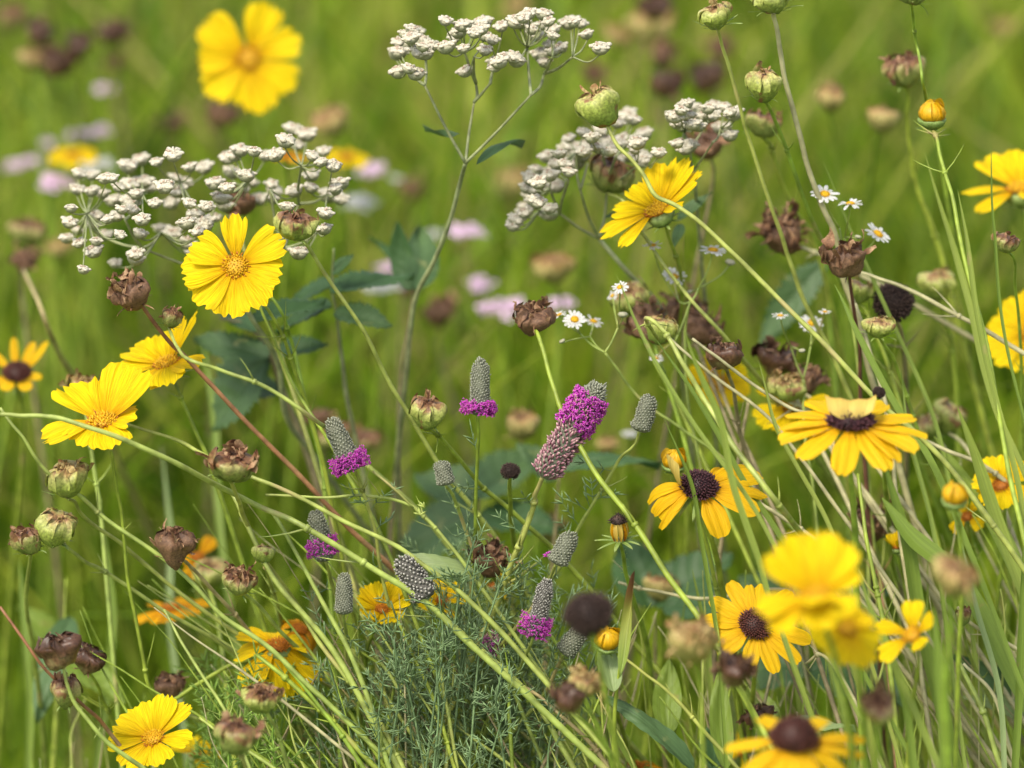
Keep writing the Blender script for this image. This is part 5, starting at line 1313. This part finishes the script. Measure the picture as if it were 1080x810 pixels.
leafy('large dull blue green leaves behind the purple flowers in the middle', 'plant', [(505, 520), (500, 560), (490, 640)], 7, 8,
  [((500, 540, 425, 590, 7, 7, 80), K(mat=LEAF_B, serr=.2, face=(-.2, .7, .6))), ((502, 525, 570, 480, 7, 8, 60), K(mat=LEAF_B, serr=.25, face=(0, .8, .5))), ((500, 530, 440, 500, 7.5, 8, 60), K(mat=LEAF_B, serr=.2, face=(0, .7, .6))), ((505, 545, 590, 560, 7, 7, 60), K(mat=LEAF_D, serr=.2, face=(0, .8, .5)))], sr=3.4)
leafy('dark leaf reaching right behind the plain grey green cone', 'plant', [(590, 500), (585, 560), (580, 640)], 5, 6,
  [((588, 500, 695, 488, 5, 5, 30), K(mat=LEAF_D, serr=.12, face=(0, .85, .5), curve=-.7)), ((588, 505, 545, 470, 6, 6, 40), K(mat=LEAF_B, serr=.2))], sr=3)
leafy('large dark leaf in shade below the folded black-eyed susan', 'plant', [(690, 650), (692, 700), (696, 760)], 5, 6,
  [((690, 640, 770, 585, 6, 6, 70), K(mat=LEAF_D, serr=.15, face=(0, .8, .5))), ((690, 640, 655, 570, 6, 6.5, 60), K(mat=LEAF_D, serr=.15, face=(0, .8, .5))), ((700, 640, 780, 640, 5.5, 5, 60), K(mat=LEAF_D, serr=.1))], sr=3)
leafy('pale pointed leaf above the striped cone', 'plant', [(494, 612), (510, 650), (530, 700)], .6, 1,
  [((500, 604, 420, 586, .6, .6, 24), K(mat=LEAF_P, face=(0, .7, .7), fold=.1, curve=-.3))], sr=2.2, mat=STEM)
leafy('yellowing leaf rolled up to a brown withered tip beside the soft black ball', 'plant', [(655, 690), (650, 730), (648, 800)], -1, 0,
  [((652, 712, 672, 602, -1, -1, 13), K(mat=leafmat('yellowing_leaf', [(0, (.22, .32, .06)), (.62, (.34, .36, .08)), (.80, (.30, .16, .06)), (1, (.14, .05, .04))], .45, .3, 60, .1, lines=.3), face=(-.3, .3, .9), fold=1.1, curve=1.1)), ((645, 730, 640, 675, -.5, 0, 24), K(mat=LEAF_P, fold=.5))], sr=3.0, mat=STEM_G)
leafy('glaucous leaf curving out of the bottom edge right of centre', 'plant', [(730, 800), (736, 840), (740, 880)], 0, 1,
  [((732, 812, 640, 738, 0, 0, 30), K(mat=LEAF_B, fold=.4, curve=-.7, face=(.3, .7, .6)))], sr=3, mat=STEM_G)
leafy('fresh oval leaf left of the lowest sharp black-eyed susan stem', 'plant', [(708, 775), (712, 820), (715, 860)], 1.5, 2,
  [((708, 775, 704, 695, 1.5, 2, 30), K(mat=LEAF_G, fold=.3)), ((708, 780, 690, 740, 2, 2, 22), K(mat=LEAF_G, fold=.3))], sr=2.4, mat=STEM_G)
leafy('fresh leaf with spotted surface above the front dark-domed flower', 'plant', [(812, 780), (814, 830), (816, 860)], 2, 2,
  [((812, 778, 792, 722, 2, 2.5, 36), K(mat=LEAF_G, fold=.3)), ((812, 775, 902, 765, 1.5, 0, 26), K(mat=LEAF_P, fold=.3, curve=-.5))], sr=2.4, mat=STEM_G)
leafy('tall upright green leaf in the bottom right beside the blurred dark head', 'plant', [(764, 810), (764, 850), (764, 880)], 1, 1,
  [((764, 812, 764, 700, 1, 1.5, 24), K(mat=LEAF_G, fold=.35, curve=.1)), ((750, 812, 748, 765, 1.2, 2, 30), K(mat=LEAF_D, fold=.3))], sr=2.4, mat=STEM_G)
leafy('dusky leaves filling the shade behind the biggest yellow flower', 'plant', [(850, 640), (852, 720), (856, 800)], 6, 5,
  [((850, 650, 780, 610, 6, 6, 70), K(mat=LEAF_B)), ((852, 660, 940, 620, 6, 6, 70), K(mat=LEAF_D)), ((852, 700, 760, 720, 5, 5, 90), K(mat=LEAF_B)), ((852, 710, 960, 740, 5, 5, 80), K(mat=LEAF_D))], sr=3)
leafy('blue green leaf tongue behind the golden side-on flower', 'plant', [(722, 240), (722, 300), (724, 380)], 3.5, 5,
  [((715, 232, 750, 203, 3.5, 3.5, 16), K(mat=LEAF_B, fold=.3)), ((716, 236, 712, 262, 3.5, 3, 12), K(mat=LEAF_B))], sr=2, mat=STEM_G)
leafy('greyish jagged leaf hanging behind the daisies at upper right', 'plant', [(870, 275), (875, 330), (880, 400)], 7, 7,
  [((870, 278, 800, 370, 7, 7, 36), K(mat=LEAF_B, serr=.3, face=(.2, .5, .8)))], sr=2, mat=STEM_G)
leafy('shaded broad leaves in the lower left behind the green grass', 'plant', [(70, 610), (66, 680), (60, 760)], 6, 6,
  [((68, 650, 45, 760, 6, 5, 36), K(mat=LEAF_B)), ((66, 690, 20, 640, 8, 8, 34), K(mat=LEAF_G)), ((66, 700, 130, 740, 5, 5, 40), K(mat=LEAF_G))], sr=3, mat=STEM_G)

# ------------------------------------------------------------------ long leaves and blades at the right
BL = blade
BL([(1010, 430), (1035, 500), (1062, 580), (1100, 680)], 15, 'wide green leaf bending out of the right edge below the yellow flower', b0=1, b1=1, name='long_leaf', cat='leaf', group=None)
BL([(930, 525), (960, 565), (1000, 600), (1035, 650), (1075, 730), (1110, 800)], 22, 'widest green leaf with a red speck, running down to the right edge', LEAF_G, b0=1.5, b1=.5, name='long_leaf', cat='leaf', group=None)
BL([(1000, 690, 3), (1040, 710, 3), (1085, 745, 3), (1130, 790, 3)], 26, 'dark blue green leaf lying across the lower right', LEAF_B, 3, 3, None, 'long_leaf', cat='leaf')
BL([(985, 460), (1040, 540), (1075, 610), (1110, 700)], 22, 'second wide leaf reaching the right edge above the ragged yellow flower', b0=2.5, b1=2, name='long_leaf', cat='leaf', group=None)
BL([(930, 480), (952, 560), (968, 640), (985, 720)], 17, 'straight green leaf left of the most blurred bud', LEAF_G, 1.5, 1.5, None, 'long_leaf', cat='leaf')
BL([(1015, 735), (1050, 742), (1090, 760)], 22, 'pale flat leaf near the bottom right corner', LEAF_P, 2.5, 2.5, None, 'long_leaf', cat='leaf')
BLD = [
 ([(868, 170), (905, 260), (940, 340), (985, 440), (1010, 560), (1030, 700)], 5, 3, 2, 'arching blade left of the long bud stalk', None),
 ([(1010, 200), (1022, 270), (1040, 380), (1075, 520), (1090, 620)], 6, 0, -1, 'blade leaning beside the long bud stalk to the right edge', None),
 ([(975, 160), (1005, 260), (1028, 345), (1050, 430), (1080, 500)], 7, 2, 1, 'broad arching blade from upper right to the right edge', None),
 ([(650, 290), (676, 350), (700, 400), (742, 460), (790, 530), (850, 640)], 5, -1, -2, 'long blade crossing the crowd of brown heads', None),
 ([(722, 350), (740, 400), (762, 450), (775, 520), (800, 590), (815, 640)], 7, -2.5, -2, 'soft blade passing over the blurred yellow flower', None),
 ([(800, 380), (815, 440), (845, 500), (880, 570), (905, 650)], 5, 1, 0, 'blade running behind the black-eyed susan with the covered centre', None),
 ([(690, 355), (735, 420), (780, 500), (820, 560), (870, 640)], 6, .5, 0, 'dull green blade parallel to the olive stem', 'g'),
 ([(880, 300), (905, 350), (945, 430), (990, 500), (1030, 600)], 7, 1, 0, 'fresh blade left of the round black cone', 'g'),
 ([(950, 385), (960, 470), (985, 560), (1000, 680)], 5, 2, 1, 'upright blade above the straight green leaf', None),
 ([(1045, 150), (1048, 240), (1055, 330), (1075, 420)], 4, -1, -1, 'thin bright blade near the right edge by the small opened head', 'g'),
 ([(700, 440), (725, 500), (738, 560), (752, 640), (760, 720)], 5, -.5, 0, 'thin blade in front of the folded petal', 'g'),
 ([(870, 560), (880, 640), (905, 720), (925, 830)], 9, -3, -3, 'soft blade behind the biggest yellow flower', None),
 ([(985, 640), (990, 700), (996, 780), (1000, 850)], 13, -6, -6, 'thick soft blade under the most blurred bud', 'g'),
 ([(940, 700), (955, 750), (965, 830)], 9, -4, -4, 'soft blade rising left of the thick soft one', 'g'),
 ([(870, 690), (890, 750), (905, 840)], 9, -6, -6, 'soft blade left of the round tan head', None),
 ([(905, 600), (925, 660), (960, 740), (1000, 830)], 8, -4, -4, 'soft olive blade slanting from the susan to the bottom right', None),
 ([(1010, 560), (1030, 640), (1052, 720), (1060, 830)], 6, .5, 0, 'narrow blade above the bottom right corner', 's'),
 ([(1080, 560), (1078, 660), (1072, 760), (1070, 830)], 9, 0, 0, 'bright blade standing along the right edge', 'g'),
 ([(820, 560), (825, 620), (838, 700), (850, 800)], 7, 2, 2, 'shaded blade behind the left side of the biggest yellow flower', None),
 ([(730, 600), (742, 660), (752, 740), (756, 830)], 6, 2, 2, 'shaded blade left of the twelve-petalled susan', None),
 ([(560, 640), (600, 700), (640, 760), (680, 830)], 6, 1, 1, 'blade under the loose magenta tuft', 'g'),
 ([(610, 640), (632, 700), (640, 760), (640, 830)], 5, 2, 2, 'upright blade below the soft black ball', 'g'),
 ([(480, 640), (490, 700), (478, 770), (470, 830)], 11, 3, 3, 'flat green leaf blade in the bottom centre', 'g'),
 ([(250, 690), (262, 740), (280, 800), (290, 850)], 5, 2, 2, 'fine blade at the bottom under the drooping flower', 'g'),
 ([(20, 590), (26, 660), (30, 740), (30, 830)], 9, 7, 6, 'soft bright blade at the lower left edge', 'g'),
 ([(110, 560), (118, 640), (110, 740), (100, 830)], 9, 7, 6, 'soft bright blade behind the hooked stem', 'g'),
 ([(170, 470), (180, 560), (178, 640), (190, 740)], 7, 9, 8, 'soft pale blade behind the left flower stems', 's'),
 ([(212, 350), (225, 430), (228, 520), (240, 620)], 8, 10, 8, 'blurred blade behind the tilted yellow flower', 'g'),
]
for (pts, w, b0, b1, lb, m) in BLD:
    BL(pts, w, lb, {None: None, 'g': LEAF_G, 's': LEAF_P}[m], b0, b1)

# ------------------------------------------------------------------ bare stems
BS = bare_stem
BS([(0, 437, -1.6), (30, 438, -1.6), (67, 443, -1.6), (123, 460, -1.6), (200, 497, -1), (267, 530, 0), (323, 558), (393, 598), (447, 635), (490, 672), (540, 720)], 'stout pale green stem sweeping from the left edge across the left yellow flower', STEM, 3.3, -.5, 0, None)
BS([(133, 447, 1), (180, 462, 1), (213, 478, .6), (270, 505), (323, 528), (380, 558), (427, 582), (480, 620), (540, 680)], 'pale stem running from the left yellow flower behind the flat green and brown head', STEM, 2.5, 0, 0)
BS([(0, 430, -.5), (22, 460, -.5), (45, 492, -.3), (80, 520, 0), (103, 540), (160, 580), (207, 620), (240, 653), (287, 687), (340, 735)], 'pale thin stem from the left edge passing left of the yellow green cup', STEM, 2.4, 0, .5)
BS([(280, 522, .3), (330, 524, .3), (380, 523, .3), (427, 530), (443, 542), (473, 572), (500, 610)], 'forked pale stem with small husks under the leaning grey cone', STEM, 1.9, .3, .5, forks=[[(436, 536, .2), (415, 515, 0), (393, 497, 0)]], nubs=[(443, 543, 0), (448, 535, 0)])
BS([(287, 540, .3), (317, 590), (360, 673), (390, 740), (410, 810)], 'thick pale stem left of the grey woolly cone', STEM, 2.8, .3, .5)
BS([(245, 520, .5), (283, 600), (320, 648), (360, 700), (410, 790)], 'straw coloured stem slanting below the flat green and brown head', STEM, 3.2, .5, .5)
BS([(272, 316, 1.5), (285, 350, 1.5), (302, 390, 1.5), (330, 440, 1), (356, 482), (390, 540), (420, 610)], 'green stalk from below the sharp yellow flower towards the middle', STEM_G, 2.0, 1, 1)
BS([(280, 306, 1.5), (299, 332, 1.5), (308, 365, 2), (322, 420, 2), (338, 485, 2), (345, 560)], 'upright green stalk behind the sharp yellow flower', STEM_G, 2.2, 2, 2)
BS([(0, 640, -1), (43, 700, -1), (90, 745, -.5), (117, 775), (160, 830)], 'orange brown stem entering at the lower left edge', STEM_R, 2.2, -.5, 0)
BS([(173, 643, .5), (200, 690), (240, 757), (262, 805)], 'pale stem ending in the green brown head near the bottom', STEM, 2.0, .5, 0)
BS([(210, 757), (250, 785), (290, 812)], 'short pale stem right of the bottom left flower', STEM, 2.0, .2, 0)
BS([(253, 540, 1), (283, 600), (317, 645), (345, 690), (400, 760), (430, 820)], 'second thick stem beside the drooping orange flower', STEM, 2.6, .8, .5)
BS([(360, 578, 1), (443, 630), (487, 667), (560, 735), (600, 800)], 'pale green stem slanting behind the small yellow flower', STEM, 3.0, .5, .5)
BS([(560, 540, 2), (530, 620, 1.5), (507, 673), (470, 760), (440, 820)], 'stout pale stalk behind the tall purple spike stalk', STEM, 3.4, 1.5, 1)
BS([(730, 357, .5), (758, 378, .5), (787, 400), (833, 430), (870, 443, .6), (900, 462, 2), (960, 540, 2)], 'creamy straw stem over the blurred yellow flowers right of centre', STEM_S, 2.2, .5, 1)
BS([(700, 352, 1), (712, 362), (760, 402), (810, 440), (850, 490), (900, 560)], 'second creamy straw stem in the crowd of brown heads', STEM_S, 2.0, 1, 1)
BS([(907, 287, 2), (935, 296, 2), (967, 310, 2), (1030, 343, 2), (1090, 380, 2)], 'creamy stem running to the right edge past the round black cone', STEM_S, 2.4, 2, 2)
BS([(787, 525, 1.5), (810, 536), (840, 555), (880, 590), (930, 650)], 'creamy stem right of the folded black-eyed susan', STEM_S, 2.6, 1.2, 1.5)
BS([(652, 614, 2), (690, 624, 2), (730, 630, 2), (770, 629, 2), (830, 622, 2), (890, 640, 2), (940, 690)], 'cream stem lying level behind the twelve-petalled susan', STEM_S, 2.3, 2, 2)
BS([(657, 693, .5), (690, 718), (720, 745), (760, 790)], 'pale stem right of the amber bud', STEM, 2.1, .5, .5)
BS([(902, 320, 2), (918, 370, 2), (935, 430, 1.5), (945, 520), (955, 600)], 'ivory stem behind the petal-covered susan, right of the blackish red stalk', STEM_S, 2.4, 1.8, 1.5)
BS([(970, 462, 2), (1000, 475, 2), (1050, 500, 2), (1095, 540, 2)], 'pale stem crossing below the pair of pale green heads', STEM_S, 2.6, 2, 2)
BS([(850, 596, 1.8), (890, 615), (930, 660), (985, 720), (1040, 790)], 'straw stem passing behind the small soft yellow flower', STEM_S, 2.8, 1.8, 1.5)
BS([(1010, 640, 1), (1030, 662), (1080, 690), (1120, 720)], 'straw stem in the lower right under the widest leaf', STEM_S, 2.4, 1, 1)
BS([(1012, 700, .5), (1040, 760), (1058, 815)], 'pale thick stem near the bottom right corner', STEM, 3.2, .5, .5)
BS([(1016, 700, .3), (1048, 735), (1072, 810)], 'slim straw stem in the bottom right corner', STEM_S, 2.4, .3, .3)
BS([(850, 700, 1), (868, 690), (890, 720), (920, 780), (935, 830)], 'straw stem curving below the biggest yellow flower', STEM_S, 2.2, .8, .5)
BS([(560, 700, .5), (600, 745), (640, 790), (660, 830)], 'green stem in the bottom centre right', STEM_G, 2.6, .5, .5)
BS([(540, 715, 1), (580, 745), (625, 785), (650, 830)], 'tan stem in the bottom centre beneath the tiny magenta head', STEM_T, 2.4, .5, .5)
BS([(420, 655, .5), (440, 700), (462, 750), (480, 810)], 'yellowish stem left of the feathery leaves', STEM_G, 2.0, .5, .5)
BS([(595, 697, 1), (618, 740), (640, 790), (650, 830)], 'bright green stem leaning right in the bottom centre', STEM_G, 2.6, 1, 1)
BS([(395, 690, 1), (420, 725), (440, 770), (455, 830)], 'pale stem fragment left of bottom centre', STEM, 2.4, 1, 1)
BS([(300, 700, .5), (350, 760), (385, 815)], 'green stem under the crossing stems at the bottom left of centre', STEM_G, 2.6, .5, .5)
BS([(270, 690, .8), (300, 715), (345, 755), (400, 815)], 'olive stem below the drooping orange flower', STEM_G, 3.0, .8, .5)
BS([(25, 285, 8), (45, 330, 6), (62, 372, 7), (80, 402, 8)], 'soft straw stalk at the left edge below the dark brown head', STEM_T, 2.8, 6, 8)
BS([(640, 690, 2), (620, 720, 2), (575, 800, 1)], 'withered brown stalk in the bottom centre', STEM_BR, 2.0, 1.5, 1)
BS([(905, 500, 1), (912, 560), (925, 620), (935, 680), (945, 760)], 'green stem between the susan and the biggest yellow flower', STEM_G, 2.6, 1, 0)
BS([(790, 420, 3), (780, 480, 3), (762, 560, 3), (755, 660, 3)], 'shaded brown stem behind the susans', STEM_BR, 2.6, 3, 3)

# ------------------------------------------------------------------ feathery undergrowth
def feather_mass(name, label, spots, b, mat, per, size, dens):
    mb = MB()
    for (x, y, x2, y2) in spots:
        bb = b + rng.uniform(-1.6, 2.0)
        sm = stempath(None, [(x, y), ((x + x2) / 2 + rng.uniform(-10, 10), (y + y2) / 2), (x2, y2)], bb, bb + .6)
        tube(mb, sm, 1.0 * PX(b), 1.5 * PX(b), 5, 0)
        feathers(mb, sm[:-5], per, Vector((0, 0, 0)), PX(b), 0, size)
    o = ob(name, mb.mesh(name, mat)); o['kind'] = 'stuff'; o['label'] = label
sp = []
for _ in range(60):
    x = rng.gauss(485, 75); y = rng.uniform(560, 740) + abs(x - 490) * .35
    sp.append((x, y, x + (470 - x) * .25 + rng.uniform(-25, 25), y + rng.uniform(90, 170)))
feather_mass('feathery_foliage', 'fine grey green feathery leaves filling the bottom centre', sp, 1.2, FEATHER, 17, 1.0, 1)
sp = []
for _ in range(26):
    x = rng.uniform(225, 400); y = rng.uniform(700, 800)
    sp.append((x, y, x + rng.uniform(-14, 24), y + rng.uniform(60, 120)))
feather_mass('fine_foliage', 'thin lime green leaflets at the bottom left of centre', sp, 1.5, FEATHER_L, 12, 1.2, 1)

# ------------------------------------------------------------------ tangle of stems low in the picture
def tangle(name, label, boxes, mats, seed):
    r_ = random.Random(seed)
    mb = MB()
    for (xa, xb, ya, yb, n, b0, b1, dx0, dx1) in boxes:
        for _ in range(n):
            x, y = r_.uniform(xa, xb), r_.uniform(ya, yb)
            b = r_.uniform(b0, b1)
            dx, dy = r_.uniform(dx0, dx1), r_.uniform(70, 150)
            pts = [(x, y), (x + dx * .5 + r_.uniform(-8, 8), y + dy * .5), (x + dx, y + dy)]
            sm = stempath(None, pts, b, b)
            w = r_.uniform(.8, 2.8) * PX(b)
            tube(mb, sm, w * .25, w * 1.15, 6, r_.randrange(len(mats)), jit=.06)
    o = ob(name, mb.mesh(name, mats)); o['kind'] = 'stuff'; o['label'] = label
tangle('stem_tangle', 'tangle of pale and green stems along the bottom', [(60, 400, 520, 720, 26, .5, 3.0, 60, 170), (330, 700, 620, 770, 85, .5, 3.5, -60, 110), (200, 420, 690, 780, 22, .5, 3, 0, 110), (700, 1080, 600, 770, 95, 1, 4.5, -30, 70), (850, 1080, 480, 640, 26, 2, 5, -10, 60), (0, 220, 730, 800, 10, 3, 6, -20, 40)],
  [STEM, STEM_G, STEM_G, STEM_S, STEM, STEM_G, STEM_BR], 5)
